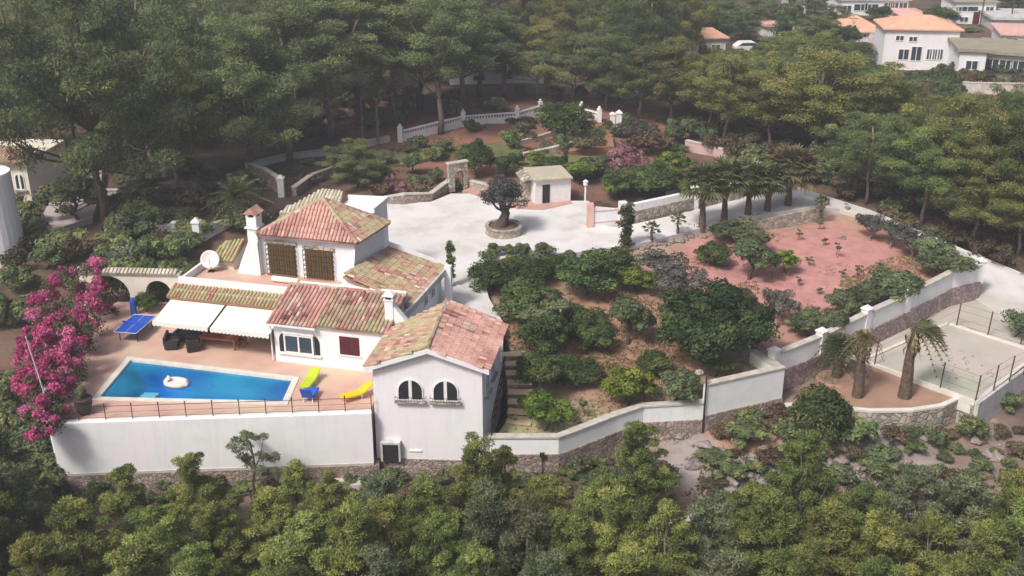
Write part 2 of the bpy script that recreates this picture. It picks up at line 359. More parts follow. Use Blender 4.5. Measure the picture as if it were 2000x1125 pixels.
redder(M['ground'], tuple(W(1425, 900, -4.4)), 4.5, (.31, .275, .27))
redder(M['ground'], tuple(W(1700, 905, -4.6)), 4.5, (.28, .245, .245))
redder(M['ground'], tuple(W(1455, 838, -3.6)), 2.6, (.36, .19, .13))
redder(M['ground'], tuple(W(560, 960, -4.4)), 6, (.26, .20, .16))
def axis(a, b, st, ext):
    c = list(np.arange(a, b + st / 2, st)); g = st; lo = a; hi = b
    while hi < ext: g *= 1.35; hi += g; c.append(hi)
    g = st
    while lo > -ext: g *= 1.35; lo -= g; c.insert(0, lo)
    return np.array(c)
gx = axis(-60, 60, 1.1, 1500); gy = axis(25, 215, 1.1, 1500)
XX, YY = np.meshgrid(gx, gy); ZZ = base_h(XX.ravel(), YY.ravel())
me = bpy.data.meshes.new('ground'); nx = len(gx)
me.from_pydata(np.c_[XX.ravel(), YY.ravel(), ZZ].tolist(), [], [(j * nx + i, j * nx + i + 1, (j + 1) * nx + i + 1, (j + 1) * nx + i) for j in range(len(gy) - 1) for i in range(nx - 1)])
me.materials.append(M['ground']); me.polygons.foreach_set('use_smooth', [True] * len(me.polygons))
tag(link(bpy.data.objects.new('ground', me)), None, None, kind='structure')

def sheet(name, pts, m, ctrl=(), hole=None, skirt=2.5, step=1.2, wobble=0.0, lift=0.0):
    out = []
    for i in range(len(pts)):
        a, b = pts[i], pts[(i + 1) % len(pts)]; n = max(1, int((Vector(b) - Vector(a)).length / 1.5))
        out += [Vector(a).lerp(Vector(b), k / n) for k in range(n)]
    cs = [(p.x, p.y, p.z) for p in out] + [tuple(c) for c in ctrl]
    poly = [(p.x, p.y) for p in out]
    fn = lambda X, Y: idw(cs, X, Y) + (wob(X * 1.3, Y * 1.3) * wobble) + lift
    x0 = min(p.x for p in out); x1 = max(p.x for p in out); y0 = min(p.y for p in out); y1 = max(p.y for p in out)
    gx, gy = np.meshgrid(np.arange(x0 + step / 2, x1, step), np.arange(y0 + step / 2, y1, step)); gx = gx.ravel(); gy = gy.ravel()
    k = inside(poly, gx, gy); gx = gx[k]; gy = gy[k]
    if hole: k = ~inside(hole, gx, gy); gx = gx[k]; gy = gy[k]
    v2 = [Vector(q) for q in poly]; e = [(i, (i + 1) % len(v2)) for i in range(len(v2))]
    if hole:
        b = len(v2); v2 += [Vector((q[0], q[1])) for q in hole]; e += [(b + i, b + (i + 1) % len(hole)) for i in range(len(hole))]
    v2 += [Vector((a, b)) for a, b in zip(gx, gy)]
    vo, eo, fo, *_ = geometry.delaunay_2d_cdt(v2, e, [], 1, 1e-4)
    X = np.array([v.x for v in vo]); Y = np.array([v.y for v in vo]); Z = fn(X, Y)
    fo = [f for f in fo]
    if hole:
        cx = np.array([sum(X[i] for i in f) / len(f) for f in fo]); cy = np.array([sum(Y[i] for i in f) / len(f) for f in fo])
        hk = inside(hole, cx, cy); fo = [f for f, h in zip(fo, hk) if not h]
    vs = [(X[i], Y[i], Z[i]) for i in range(len(X))]; fs = list(fo)
    cnt = {}
    for f in fs:
        for i in range(len(f)):
            a, b = f[i], f[(i + 1) % len(f)]; cnt[(a, b)] = 1
    low = {}
    for (a, b) in list(cnt):
        if (b, a) not in cnt:
            for q in (a, b):
                if q not in low: low[q] = len(vs); vs.append((vs[q][0], vs[q][1], vs[q][2] - skirt))
            fs.append((b, a, low[a], low[b]))
    me = bpy.data.meshes.new(name); me.from_pydata(vs, [], fs); me.materials.append(m)
    o = tag(link(bpy.data.objects.new(name, me)), None, None, kind='structure')
    SHEETS.append((poly, fn))
    return o
pool = [W(250, 698, 0), W(583, 738, 0), W(560, 790, 0), W(180, 781, 0)]
def inset(poly, d):
    c = sum((Vector((p[0], p[1])) for p in poly), Vector((0, 0))) / len(poly); n = len(poly); r = []
    P = [Vector((p[0], p[1])) for p in poly]; L = []
    for i in range(n):
        a, b = P[i], P[(i + 1) % n]; t = (b - a).normalized(); q = Vector((-t.y, t.x))
        if (c - a).dot(q) < 0: q = -q
        L.append((a + q * d, t))
    for i in range(n):
        (p, t), (p2, t2) = L[i - 1], L[i]
        k = (p2 - p).cross(t2) / t.cross(t2) if hasattr(t, 'cross') and abs(t.x * t2.y - t.y * t2.x) > 1e-6 else 0
        den = t.x * t2.y - t.y * t2.x; q = p2 - p; k = (q.x * t2.y - q.y * t2.x) / den
        r.append(p + t * k)
    return r
poolhole = [(p.x, p.y) for p in pool]
front = [W(100, 825, 0), W(722, 804, 0)]
sheet('patio', [front[0], front[1], Vector((-7.6, 59.5, 0)), Vector((-11, 66, 0)), Vector((-20, 70.5, 0)), Vector((-27, 70.6, 0)), Vector((-29.5, 66, 0)), Vector((-28, 60, 0))], M['patio'], hole=poolhole, lift=.004)
drive_up = [(560, 400), (640, 396), (742, 398), (842, 394), (880, 378), (935, 378), (1012, 400), (1100, 392), (1150, 392), (1168, 440), (1210, 444), (1350, 412), (1500, 372), (1562, 366), (1612, 382)]
drive_dn = [(1592, 404), (1490, 420), (1370, 445), (1300, 463), (1240, 478), (1180, 484), (1100, 497), (935, 507), (955, 582), (984, 632)]
drive = [W(a, b, 0) for a, b in drive_up] + [W(a, b, 0) for a, b in drive_dn] + [Vector((-.6, 61.6, 0)), Vector((-3, 60.5, 0)), Vector((-7, 61, 0)), Vector((-11.2, 66.2, 0)), Vector((-20, 70.8, 0))]
sheet('driveway', drive, M['concrete'])
rd = [(1605, 380), (1700, 410), (1800, 452), (1895, 492), (1965, 520), (2060, 560), (2080, 640), (1990, 640), (1930, 600), (1890, 575), (1900, 540), (1870, 492), (1760, 446), (1640, 408), (1592, 404)]
rz = [0, -.3, -.8, -1.4, -2.0, -2.6, -2.7, -2.7, -2.75, -2.7, -2.3, -1.6, -.9, -.3, -.02]
road = [W(a, b, z) for (a, b), z in zip(rd, rz)]
sheet('road', road, M['road'], lift=.006)
gd = [Vector((.6, 61.4, -.9)), W(958, 590, -.5), W(933, 513, -.35), W(1100, 500, -.35), W(1180, 487, -.35), W(1240, 481, -.35), W(1300, 466, -.35), W(1370, 448, -.45), W(1490, 428, -1.2), W(1590, 416, -1.3),
      W(1640, 416, -.7), W(1740, 446, -1.0), W(1850, 490, -1.5)]
gd += [Vector((p.x, p.y, -1.1 - .6 * k)) for p, k in zip(reversed(w2), (0, 0, .1, .3, .6, .8))]
gd += [Vector((w1b[1].x - .1, w1b[1].y, -1.75)), Vector((w1e.x, w1e.y, -2.0))] + [Vector((p.x, p.y, -2.5)) for p in reversed(w1[:-1])] + [Vector((-.9, 57, -2.6)), Vector((.3, 59.5, -1.9))]
sheet('garden_soil', gd, M['garden'], [W(1200, 560, -1.0), W(1450, 520, -1.1), W(1650, 520, -1.1), W(1150, 680, -1.6), W(1100, 780, -2.5), W(1300, 740, -2.0), W(1480, 690, -1.6), W(1250, 500, -.6), W(1060, 640, -1.3)], wobble=.5)
# lower court and palm bed
ct = [W(1685, 705, -2.75), W(1852, 633, -2.75), W(2030, 690, -2.75), W(1905, 786, -2.75)]
sheet('court_ground', ct, M['court'], lift=.01)
bed = [W(1600, 720, -2.9), W(1685, 706, -2.8), W(1872, 778, -2.95), W(1840, 793, -2.95), W(1780, 802, -2.95), W(1700, 803, -2.95), W(1640, 798, -2.95), W(1590, 770, -2.95)]
sheet('palm_bed_soil', bed, M['redsoil'], wobble=.4)
vrg = [W(1690, 700, -2.8), W(1852, 630, -2.8), W(1895, 640, -2.8), W(2060, 690, -2.8), W(2080, 640, -2.75), W(1930, 598, -2.78), W(1890, 572, -2.76), W(1700, 668, -2.8), W(1600, 716, -2.85)]
sheet('gravel_verge', vrg, M['court'], lift=-.02)
sheet('neighbour_path', [W(60, 470, -.05), W(95, 395, 0), W(130, 330, 0), W(200, 330, 0), W(195, 380, 0), W(180, 425, -.05), W(130, 440, -.1)], mat('pale_pink_path', (.48, .40, .40), (.40, .35, .35), .7, .9))
# lawn terraces of the upper garden
M['lawn'] = mat('dry_lawn', (.14, .15, .06), (.20, .17, .08), .5, .95, .5, 8, cc=(.11, .13, .05), cscale=.3)
sheet('lawn', [W(742, 305, .2), W(800, 292, .25), W(905, 283, .3), W(1000, 275, .3), W(1030, 290, .3), W(985, 312, .3), W(880, 300, .3), W(800, 318, .25), W(740, 325, .2)], M['lawn'], skirt=.6)
sheet('lawn', [W(1010, 320, .35), W(1060, 300, .35), W(1160, 305, .35), W(1200, 330, .35), W(1120, 345, .3), W(1030, 335, .3)], M['lawn'], skirt=.6)
sheet('lawn', [W(1300, 352, .2), W(1350, 330, .2), W(1370, 345, .2), W(1340, 368, .15), W(1300, 378, .15)], M['lawn'], skirt=.6)
_r = M['garden']
ubed = [W(1075, 275, .5), W(1140, 250, .5), W(1195, 262, .5), W(1200, 285, .5), W(1110, 296, .5)]
sheet('raised_soil_bed', ubed, mat('orange_soil', (.34, .19, .11), (.26, .14, .085), .9, .95, .4, 6), skirt=.8)

sheet('garden_path', [W(903, 372, .02), W(932, 362, .02), W(968, 374, .02), W(1018, 396, .02), W(1110, 384, .02), W(1118, 397, .02), W(1060, 410, .02), W(1010, 408, .02), W(940, 386, .02)], mat('pinkish_path', (.50, .30, .26), (.42, .25, .21), 1.2, .9), lift=.012)
# ------------------------------------------------------------------ pool
pt = thing('swimming_pool', pool[0], 'blue four-sided swimming pool with pale stone edge on the terracotta patio', 'pool')
inn = inset(pool, .32); inn = [(p.x, p.y) for p in inn]
b = MB(); n = 4
ob = inset(pool, -.05)
for i in range(n):
    a0, a1, c0, c1 = ob[i], ob[(i + 1) % n], inn[i], inn[(i + 1) % n]
    b.add([(*a0, .05), (*a1, .05), (*c1, .05), (*c0, .05), (*a0, -.15), (*a1, -.15), (*c1, -.15), (*c0, -.15)], [(3, 2, 1, 0), (4, 5, 1, 0), (7, 3, 2, 6)])
b.build('coping', M['kerb'], pt)
b = MB()
b.add([(*p, -.1) for p in inn] + [(*p, -1.7) for p in inn], [(0, 1, 5, 4), (1, 2, 6, 5), (2, 3, 7, 6), (3, 0, 4, 7), (7, 6, 5, 4)])
b.build('basin', M['water_paint'], pt)
b = MB(); q = W(286, 772, -.1)
for i, (d, wd) in enumerate(((0, .9), (.45, .9), (.9, .9))):
    b.box(-wd / 2 , wd / 2, -.45 + d, -.005 + d, -1.69, -.17 - i * .09, frame(q + Vector((0, -.1, .1)), R(-3)))
b.build('steps', M['white'], pt)
wm = bpy.data.materials.new('pool_water'); wm.use_nodes = True; N = wm.node_tree.nodes; L = wm.node_tree.links
tr = N.new('ShaderNodeBsdfTransparent'); tr.inputs[0].default_value = (.50, .84, .97, 1)
gl = N.new('ShaderNodeBsdfGlossy'); gl.inputs['Roughness'].default_value = .06
df = N.new('ShaderNodeBsdfDiffuse'); df.inputs[0].default_value = (.03, .44, .66, 1)
nz = N.new('ShaderNodeTexNoise'); nz.inputs['Scale'].default_value = 3.5; nz.inputs['Detail'].default_value = 3
geo = N.new('ShaderNodeNewGeometry'); L.new(geo.outputs['Position'], nz.inputs['Vector'])
bp = N.new('ShaderNodeBump'); bp.inputs['Strength'].default_value = .3; bp.inputs['Distance'].default_value = .1; L.new(nz.outputs[0], bp.inputs['Height']); L.new(bp.outputs[0], gl.inputs['Normal'])
x1 = N.new('ShaderNodeMixShader'); L.new(tr.outputs[0], x1.inputs[1]); L.new(df.outputs[0], x1.inputs[2])
nz2 = N.new('ShaderNodeTexNoise'); nz2.inputs['Scale'].default_value = .22; L.new(geo.outputs['Position'], nz2.inputs['Vector']); L.new(ramp2(N, L, nz2.outputs[0], -.35, .95), x1.inputs[0])
fr = N.new('ShaderNodeFresnel'); fr.inputs[0].default_value = 1.33; x2 = N.new('ShaderNodeMixShader')
L.new(fr.outputs[0], x2.inputs[0]); L.new(x1.outputs[0], x2.inputs[1]); L.new(gl.outputs[0], x2.inputs[2]); L.new(x2.outputs[0], N['Material Output'].inputs[0])
b = MB(); b.add([(*p, -.09) for p in inn], [(3, 2, 1, 0)])
tag(b.build('water', wm), None, None, kind='structure')
# float
q = W(345, 750, -.07); ft = thing('pool_float', q, 'white and pink inflatable float drifting in the pool', 'pool float')
b = MB(); Mx = frame(q, R(-18)) @ Matrix.Scale(.82, 4)
b.tube([(.85 * math.cos(t) * 1.0, .52 * math.sin(t), .12) for t in np.linspace(0, 2 * math.pi, 21)], .17, 8, Mx, cap=False)
b.build('ring', M['pink_float'], ft, smooth=True)
b = MB(); b.tube([(-.62, 0, .2), (-.74, .03, .36), (-.66, .03, .46), (-.5, 0, .44)], [.17, .15, .12, .06], 8, Mx); b.build('raised_end', M['white'], ft, smooth=True)
b = MB(); b.box(-.7, .7, -.42, .42, .05, .12, Mx); b.build('bed', M['pink_float'], ft)

# ------------------------------------------------------------------ front retaining wall and railing
rw = thing('retaining_wall', front[0], 'long white patio retaining wall standing on a strip of brown stone', 'wall')
fl = [Vector((front[0].x, front[0].y)), Vector((front[1].x + .1, front[1].y - .02))]
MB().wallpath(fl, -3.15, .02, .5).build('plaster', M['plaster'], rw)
MB().wallpath(fl, -3.3, -3.15, .58).build('ledge', M['coping'], rw)
f2 = [fl[0] + Vector((-.1, -.02)), fl[1] + Vector((.3, -.02))]
MB().wallpath(f2, -6, -3.3, .54).build('stone_base', M['stone'], rw)
b = MB(); sd_ = [W(100, 825, 0), Vector((-28.5, 60.5, 0)), Vector((-29.8, 66, 0))]
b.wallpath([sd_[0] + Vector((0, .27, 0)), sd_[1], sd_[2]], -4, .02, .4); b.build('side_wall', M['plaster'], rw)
rl = thing('metal_railing', front[0], 'thin dark metal railing along the white wall beside the pool', 'railing')
P0 = Vector((fl[0].x, fl[0].y + .1, .02)); P1 = Vector((fl[1].x, fl[1].y + .1, .02)); d = P1 - P0
b = MB(); b.tube([P0 + Vector((0, 0, .82)), P1 + Vector((0, 0, .82))], .018, 5); b.tube([P0 + Vector((0, 0, .45)), P1 + Vector((0, 0, .45))], .009, 4); b.tube([P0 + Vector((0, 0, .12)), P1 + Vector((0, 0, .12))], .009, 4); b.build('rail', M['iron'], rl)
for k in range(13):
    p = P0 + d * (k / 12); b = MB(); b.tube([p, p + Vector((0, 0, .92))], .028, 6); b.tube([p + Vector((0, 0, .9)), p + Vector((0, 0, .99))], [.05, .03], 6); b.build('post', M['rust'], rl)

# ------------------------------------------------------------------ roofs of barrel tiles
def tiled(name, poly, eave, m, parent, w=.24, ln=.42, thick=.14, under=True, seed=0):
    """poly: convex roof slope (3-D points in one plane); eave: index of the edge poly[eave]-poly[eave+1] the columns run up from"""
    rr = random.Random(seed + len(poly)); P = [Vector(p) for p in poly]; n = len(P)
    a, bb = P[eave], P[(eave + 1) % n]; ex = (bb - a).normalized()
    nrm = Vector((0, 0, 0))
    for i in range(1, n - 1): nrm += (P[i] - P[0]).cross(P[i + 1] - P[0])
    nrm.normalize()
    if nrm.z < 0: nrm = -nrm
    ey = nrm.cross(ex).normalized()
    c = sum(P, Vector((0, 0, 0))) / n
    if (c - a).dot(ey) < 0: ey = -ey
    q = [((p - a).dot(ex), (p - a).dot(ey)) for p in P]
    def span(u):
        ys = []
        for i in range(n):
            (u1, v1), (u2, v2) = q[i], q[(i + 1) % n]
            if (u1 - u) * (u2 - u) <= 0 and abs(u1 - u2) > 1e-6: ys.append(v1 + (v2 - v1) * (u - u1) / (u2 - u1))
        return (min(ys), max(ys)) if len(ys) > 1 else None
    u0 = min(t[0] for t in q); u1 = max(t[0] for t in q); b = MB(); k = int((u1 - u0) / w); ww = (u1 - u0) / max(k, 1)
    pt3 = lambda u, v, h: a + ex * u + ey * v + nrm * h
    for i in range(k):
        uc = u0 + (i + .5) * ww; sp = span(uc)
        if not sp or sp[1] - sp[0] < .1: continue
        v = sp[0] - (.06 if sp[0] < .2 else 0)
        while v < sp[1] - .02:
            e = min(v + ln, sp[1]); t = min(1, max(0, rr.gauss(.45, .27))); jx = rr.uniform(-.015, .015); h0 = .045; h1 = .015; vs = []
            for vv, hh in ((v, h0), (e + .03, h1)):
                for an in (0, 50, 90, 130, 180):
                    vs.append(pt3(uc + jx - math.cos(R(an)) * ww * .46, vv, hh + math.sin(R(an)) * ww * .5 - .03))
            b.add(vs, [(0, 1, 6, 5), (1, 2, 7, 6), (2, 3, 8, 7), (3, 4, 9, 8), (0, 1, 2, 3, 4)[::-1]], None, t); v += ln
    if under:
        vs = list(P) + [p - Vector((0, 0, thick)) for p in P]
        b.add([tuple(p) for p in vs], [tuple(range(n)), tuple(range(2 * n - 1, n - 1, -1))] + [(i, (i + 1) % n, n + (i + 1) % n, n + i) for i in range(n)], None, .12)
    return b.build(name, m, parent)
def ridge(b, p, q, r=.13):
    p = Vector(p); q = Vector(q); L = (q - p).length; n = max(1, int(L / .4)); d = (q - p) / n
    for i in range(n):
        b.tube([p + d * i, p + d * (i + 1.08)], [r * 1.1, r * .95], 8, None, min(1, max(0, random.gauss(.5, .25))))
    return b

# ------------------------------------------------------------------ the villa
A14 = R(-14); E14 = Vector((math.cos(A14), math.sin(A14), 0)); N14 = Vector((-math.sin(A14), math.cos(A14), 0))
V = thing('villa', (-11, 64, 0), 'large white villa with terracotta tile roofs, awnings and two arched front windows', 'house')
def win_frame(b, x, z, w_, h, M_, t=.07, y=-.05, bars=1):
    b.box(x - w_ / 2, x - w_ / 2 + t, y, .02, z, z + h, M_); b.box(x + w_ / 2 - t, x + w_ / 2, y, .02, z, z + h, M_)
    b.box(x - w_ / 2 + t, x + w_ / 2 - t, y, .02, z, z + t, M_); b.box(x - w_ / 2 + t, x + w_ / 2 - t, y, .02, z + h - t, z + h, M_)
    for k in range(bars): xx = x - w_ / 2 + w_ * (k + 1) / (bars + 1); b.box(xx - t / 2, xx + t / 2, y + .004, .02, z + t, z + h - t, M_)
# front kitchen block
F0 = Vector((-14.39, 61.62, 0)); FL = 7.1
Mf = frame(F0, A14); F1 = F0 + E14 * FL
b = MB(); b.prism([F0[:2], F1[:2], (F1 + N14 * 4.2)[:2], (F0 + N14 * 4.2)[:2]], -.1, [2.66, 2.66, 3.62, 3.62])
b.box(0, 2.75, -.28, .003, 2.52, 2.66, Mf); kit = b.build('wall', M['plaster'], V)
dz = Vector((0, 0, 1))
e0 = F0 - E14 * .25 - N14 * .42 + dz * 2.72; e1 = F0 + E14 * 2.85 - N14 * .42 + dz * 2.72; e2 = F0 + E14 * 2.85 - N14 * .2 + dz * 2.79; e3 = F0 + E14 * 7.4 - N14 * .2 + dz * 2.79
t0 = F0 - E14 * .25 + N14 * 3.2 + dz * 3.80; t1 = F0 + E14 * 2.85 + N14 * 3.2 + dz * 3.80; t3 = F0 + E14 * 7.4 + N14 * 3.2 + dz * 3.80
rf = tiled('roof', [e0, e1, t1, t0], 0, M['tile_red'], V, seed=1)
tiled('roof', [e2, e3, t3, t1], 0, M['tile'], V, seed=2)
b = MB(); ridge(b, t0, t3); b.build('roof_ridge', M['tile'], V)
b = MB(); b.box(-.3, 2.9, -.5, -.43, 2.6, 2.72, Mf); b.tube([Mf @ Vector((-.22, -.4, 2.62)), Mf @ Vector((-.18, -.06, 2.3)), Mf @ Vector((-.18, -.06, .1))], .05, 6); b.build('gutter', M['white'], V)
# chimney on the front block
cb = W(763, 622, 3.15); Mc = frame(cb, A14)
b = MB(); b.box(-.26, .26, -.25, .25, -.3, 1.25, Mc); b.prism([(-.26, 0), (.95, 0), (-.26, 0)], 0, 1) if False else None
b.add([(.26, -.2, -.3), (1.3, -.2, -.3), (.26, -.2, .9), (.26, .2, -.3), (1.3, .2, -.3), (.26, .2, .9)], [(0, 1, 2), (5, 4, 3), (1, 4, 5, 2)], Mc)
b.box(-.32, .32, -.31, .31, 1.25, 1.33, Mc)
for sx in (-.2, .2):
    for sy in (-.2, .2): b.box(sx - .06, sx + .06, sy - .06, sy + .06, 1.33, 1.5, Mc)
b.box(-.34, .34, -.33, .33, 1.5, 1.6, Mc); b.add([(-.34, -.33, 1.6), (.34, -.33, 1.6), (.34, .33, 1.6), (-.34, .33, 1.6), (0, 0, 1.85)], [(0, 1, 4), (1, 2, 4), (2, 3, 4), (3, 0, 4)], Mc)
ch = b.build('chimney', M['plaster'], V)
b = MB(); b.box(-.2, .2, -.262, .262, 1.335, 1.495, Mc); b.build('smoke_opening', M['dark'], ch)
# white sliding window in an arched recess
wx, wz = 1.62, .72; wd = MB(); wd.box(wx - .95, wx + .95, -.09, .0, wz + .04, wz + 1.22, Mf); wo = wd.build('window', M['glass'], V)
b = MB(); win_frame(b, wx, wz, 1.9, 1.26, Mf, .1, -.16); b.build('frame', M['white'], wo)
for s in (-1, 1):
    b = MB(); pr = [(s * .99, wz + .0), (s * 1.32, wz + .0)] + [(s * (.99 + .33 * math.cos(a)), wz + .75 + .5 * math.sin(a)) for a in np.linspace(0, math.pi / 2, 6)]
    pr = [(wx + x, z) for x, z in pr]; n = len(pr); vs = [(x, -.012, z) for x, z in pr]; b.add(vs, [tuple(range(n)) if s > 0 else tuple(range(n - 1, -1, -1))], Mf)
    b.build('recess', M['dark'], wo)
b = MB(); b.box(wx - 1.4, wx + 1.4, -.14, .0, wz - .12, wz - .003, Mf); b.box(wx - 1.0, wx + 1.0, -.2, .0, wz + 1.3, wz + 1.42, Mf); b.build('sill', M['white'], wo)
# maroon shuttered window, vent
sx = 4.85; b = MB()
for k in (0, 1):
    x0 = sx - .62 + k * .63; b.box(x0, x0 + .61, -.05, .0, 1.0, 2.18, Mf)
    for q in range(12): b.box(x0 + .08, x0 + .53, -.065, -.045, 1.1 + q * .083, 1.15 + q * .083, Mf)
b.build('shutter', M['shutter'], V)
b = MB(); b.box(sx - .75, sx + .75, -.09, .0, .92, .985, Mf); b.build('sill', M['plaster'], V)
b = MB(); b.box(6.1, 6.55, -.03, 0, .38, .72, Mf); [b.box(6.13, 6.52, -.045, -.02, .42 + q * .06, .45 + q * .06, Mf) for q in range(5)]; b.build('vent_grille', M['pink_tile'], V)

# lounge with its roof terrace and the tile strip over the awnings
L0 = Vector((-21.75, 65.45, 0)); LL = (Vector((-13.95, 63.5, 0)) - L0).length; Ml = frame(L0, A14); PL = lambda x, y: (Ml @ Vector((x, y, 0)))[:2]
b = MB(); b.prism([PL(.3, 3.0), PL(LL + 3, 3.0), PL(LL + 5, 9), PL(.3, 8)], -.1, 2.7); b.prism([PL(.25, .45), PL(.55, .45), PL(.55, 3.0), PL(.25, 3.0)], -.1, 2.7)
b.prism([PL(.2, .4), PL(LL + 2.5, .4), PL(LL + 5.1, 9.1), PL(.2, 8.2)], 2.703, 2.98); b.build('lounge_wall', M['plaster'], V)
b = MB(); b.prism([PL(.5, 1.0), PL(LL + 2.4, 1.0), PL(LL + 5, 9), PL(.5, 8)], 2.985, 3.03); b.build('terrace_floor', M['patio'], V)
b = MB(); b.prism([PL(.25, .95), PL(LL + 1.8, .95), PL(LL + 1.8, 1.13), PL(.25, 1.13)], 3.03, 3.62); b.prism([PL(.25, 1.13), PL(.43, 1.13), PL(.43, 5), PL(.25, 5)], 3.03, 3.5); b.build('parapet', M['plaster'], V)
q = lambda x, y, z: Ml @ Vector((x, y, z))
tiled('roof', [q(-.05, -.15, 2.72), q(LL + .1, -.15, 2.72), q(LL + .1, .95, 3.12), q(-.05, .95, 3.12)], 0, M['tile_moss'], V, seed=3)
b = MB(); b.box(.1, LL, -.1, .35, 2.5, 2.68, Ml); b.build('beam', M['wood'], V)
b = MB(); b.box(2.2, 3.6, 2.95, 3.0, 0, 2.1, Ml); b.build('patio_door', M['glass'], V)
b = MB(); b.box(5.0, 6.4, 2.95, 3.0, .0, 2.1, Ml); b.build('patio_door', M['dark'], V)
# two awnings
def awning(x0, x1):
    nb = 14; b = MB(); out = 2.35; zt, zb = 2.5, 1.98; cols = []
    for i in range(nb + 1):
        x = x0 + (x1 - x0) * i / nb; s = -.03 * math.sin(math.pi * i / nb)
        cols.append([(x, -.12 - out * k / 5, zt + (zb - zt) * k / 5 + s * math.sin(math.pi * k / 5)) for k in range(6)])
    vs = [p for c in cols for p in c]; fs = [(i * 6 + k, i * 6 + k + 1, (i + 1) * 6 + k + 1, (i + 1) * 6 + k) for i in range(nb) for k in range(5)]
    b.add(vs, fs, Ml); o = b.build('awning', M['awning'], V)
    b = MB(); n = 30; vs = []; fs = []
    for i in range(n * 2 + 1):
        x = x0 + (x1 - x0) * i / (n * 2); vs += [(x, -.12 - out - .01, zb), (x, -.12 - out - .012, zb - .17 - .09 * abs(math.sin(i * math.pi / 4)))]
    fs = [(2 * i, 2 * i + 1, 2 * i + 3, 2 * i + 2) for i in range(2 * n)]; b.add(vs, fs, Ml); b.build('valance', M['awning'], o)
    b = MB(); b.box(x0, x1, -.12 - out - .0, -.08 - out, zb, zb + .06, Ml)
    for x in (x0 + .25, x1 - .25): b.tube([Ml @ Vector((x, -.1, 2.3)), Ml @ Vector((x + .25, -1.3, 2.05)), Ml @ Vector((x, -.1 - out, zb - .02))], .03, 5)
    b.build('awning_arm', M['white'], o)
awning(.2, 3.95); awning(4.1, LL - .05)
# upper storey
U = [Vector((-16.6, 68.55, 0)), Vector((-10.0, 66.8, 0)), Vector((-8.5, 70.05, 0)), Vector((-15.0, 71.9, 0))]
b = MB(); b.prism([p[:2] for p in U], 2.9, 5.95)
AU = math.atan2(U[1].y - U[0].y, U[1].x - U[0].x); Mu = frame(U[0], AU); UL = (U[1] - U[0]).length
# flaring buttress at each end
b.add([(-1.35, -.5, 3.03), (.35, -.5, 3.03), (.3, -.5, 5.3), (-.35, -.5, 5.3), (-1.35, .5, 3.03), (.35, .5, 3.03), (.3, .5, 5.3), (-.35, .5, 5.3)], [(0, 1, 2, 3), (7, 6, 5, 4), (1, 5, 6, 2), (4, 0, 3, 7), (3, 2, 6, 7)], Mu)
b.add([(UL - .75, -.75, 3.0), (UL + .05, -.75, 3.0), (UL + .05, .3, 3.0), (UL - .75, .3, 3.0), (UL - .1, .0, 5.4), (UL + .05, .0, 5.4), (UL + .05, .3, 5.4), (UL - .1, .3, 5.4)], [(0, 1, 5, 4), (1, 2, 6, 5), (2, 3, 7, 6), (3, 0, 4, 7), (4, 5, 6, 7)], Mu)
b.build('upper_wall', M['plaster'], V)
b = MB(); b.prism([(-.38, -.42), (.32, -.42), (.32, .4), (-.38, .4)], 5.3, 6.95, Mu); b.prism([(-.5, -.52), (.42, -.52), (.42, .5), (-.5, .5)], 6.2, 6.3, Mu)
for x in (-.3, .24):
    for y in (-.34, .32): b.box(x - .09, x + .09, y - .09, y + .09, 6.95, 7.2, Mu)
ch = b.build('chimney', M['plaster'], V)
b = MB(); b.box(-.3, .24, -.3, .3, 6.96, 7.19, Mu); b.build('smoke_opening', M['dark'], ch)
b = MB(); b.add([(-.52, -.55, 7.2), (.46, -.55, 7.2), (.46, .52, 7.2), (-.52, .52, 7.2), (-.03, -.55, 7.6), (-.03, .52, 7.6)], [(0, 1, 4), (2, 3, 5), (1, 2, 5, 4), (3, 0, 4, 5), (3, 2, 1, 0)], Mu); b.build('cap', M['tile_red'], ch)
eL, eR, bR, bL = Vector((-16.45, 68.0, 5.93)), Vector((-9.72, 66.3, 5.93)), Vector((-8.05, 70.2, 5.93)), Vector((-14.8, 72.2, 5.93)); ap = Vector((-12.2, 69.2, 7.85))
tiled('roof', [eL, eR, ap], 0, M['tile_red'], V, seed=4); tiled('roof', [eR, bR, ap], 0, M['tile'], V, seed=5); tiled('roof', [bR, bL, ap], 0, M['tile_moss'], V, seed=6); tiled('roof', [bL, eL, ap], 0, M['tile_moss'], V, seed=7)
b = MB(); [ridge(b, p, ap + Vector((0, 0, .05))) for p in (eL, eR, bR, bL)]; b.build('roof_ridge', M['tile'], V)
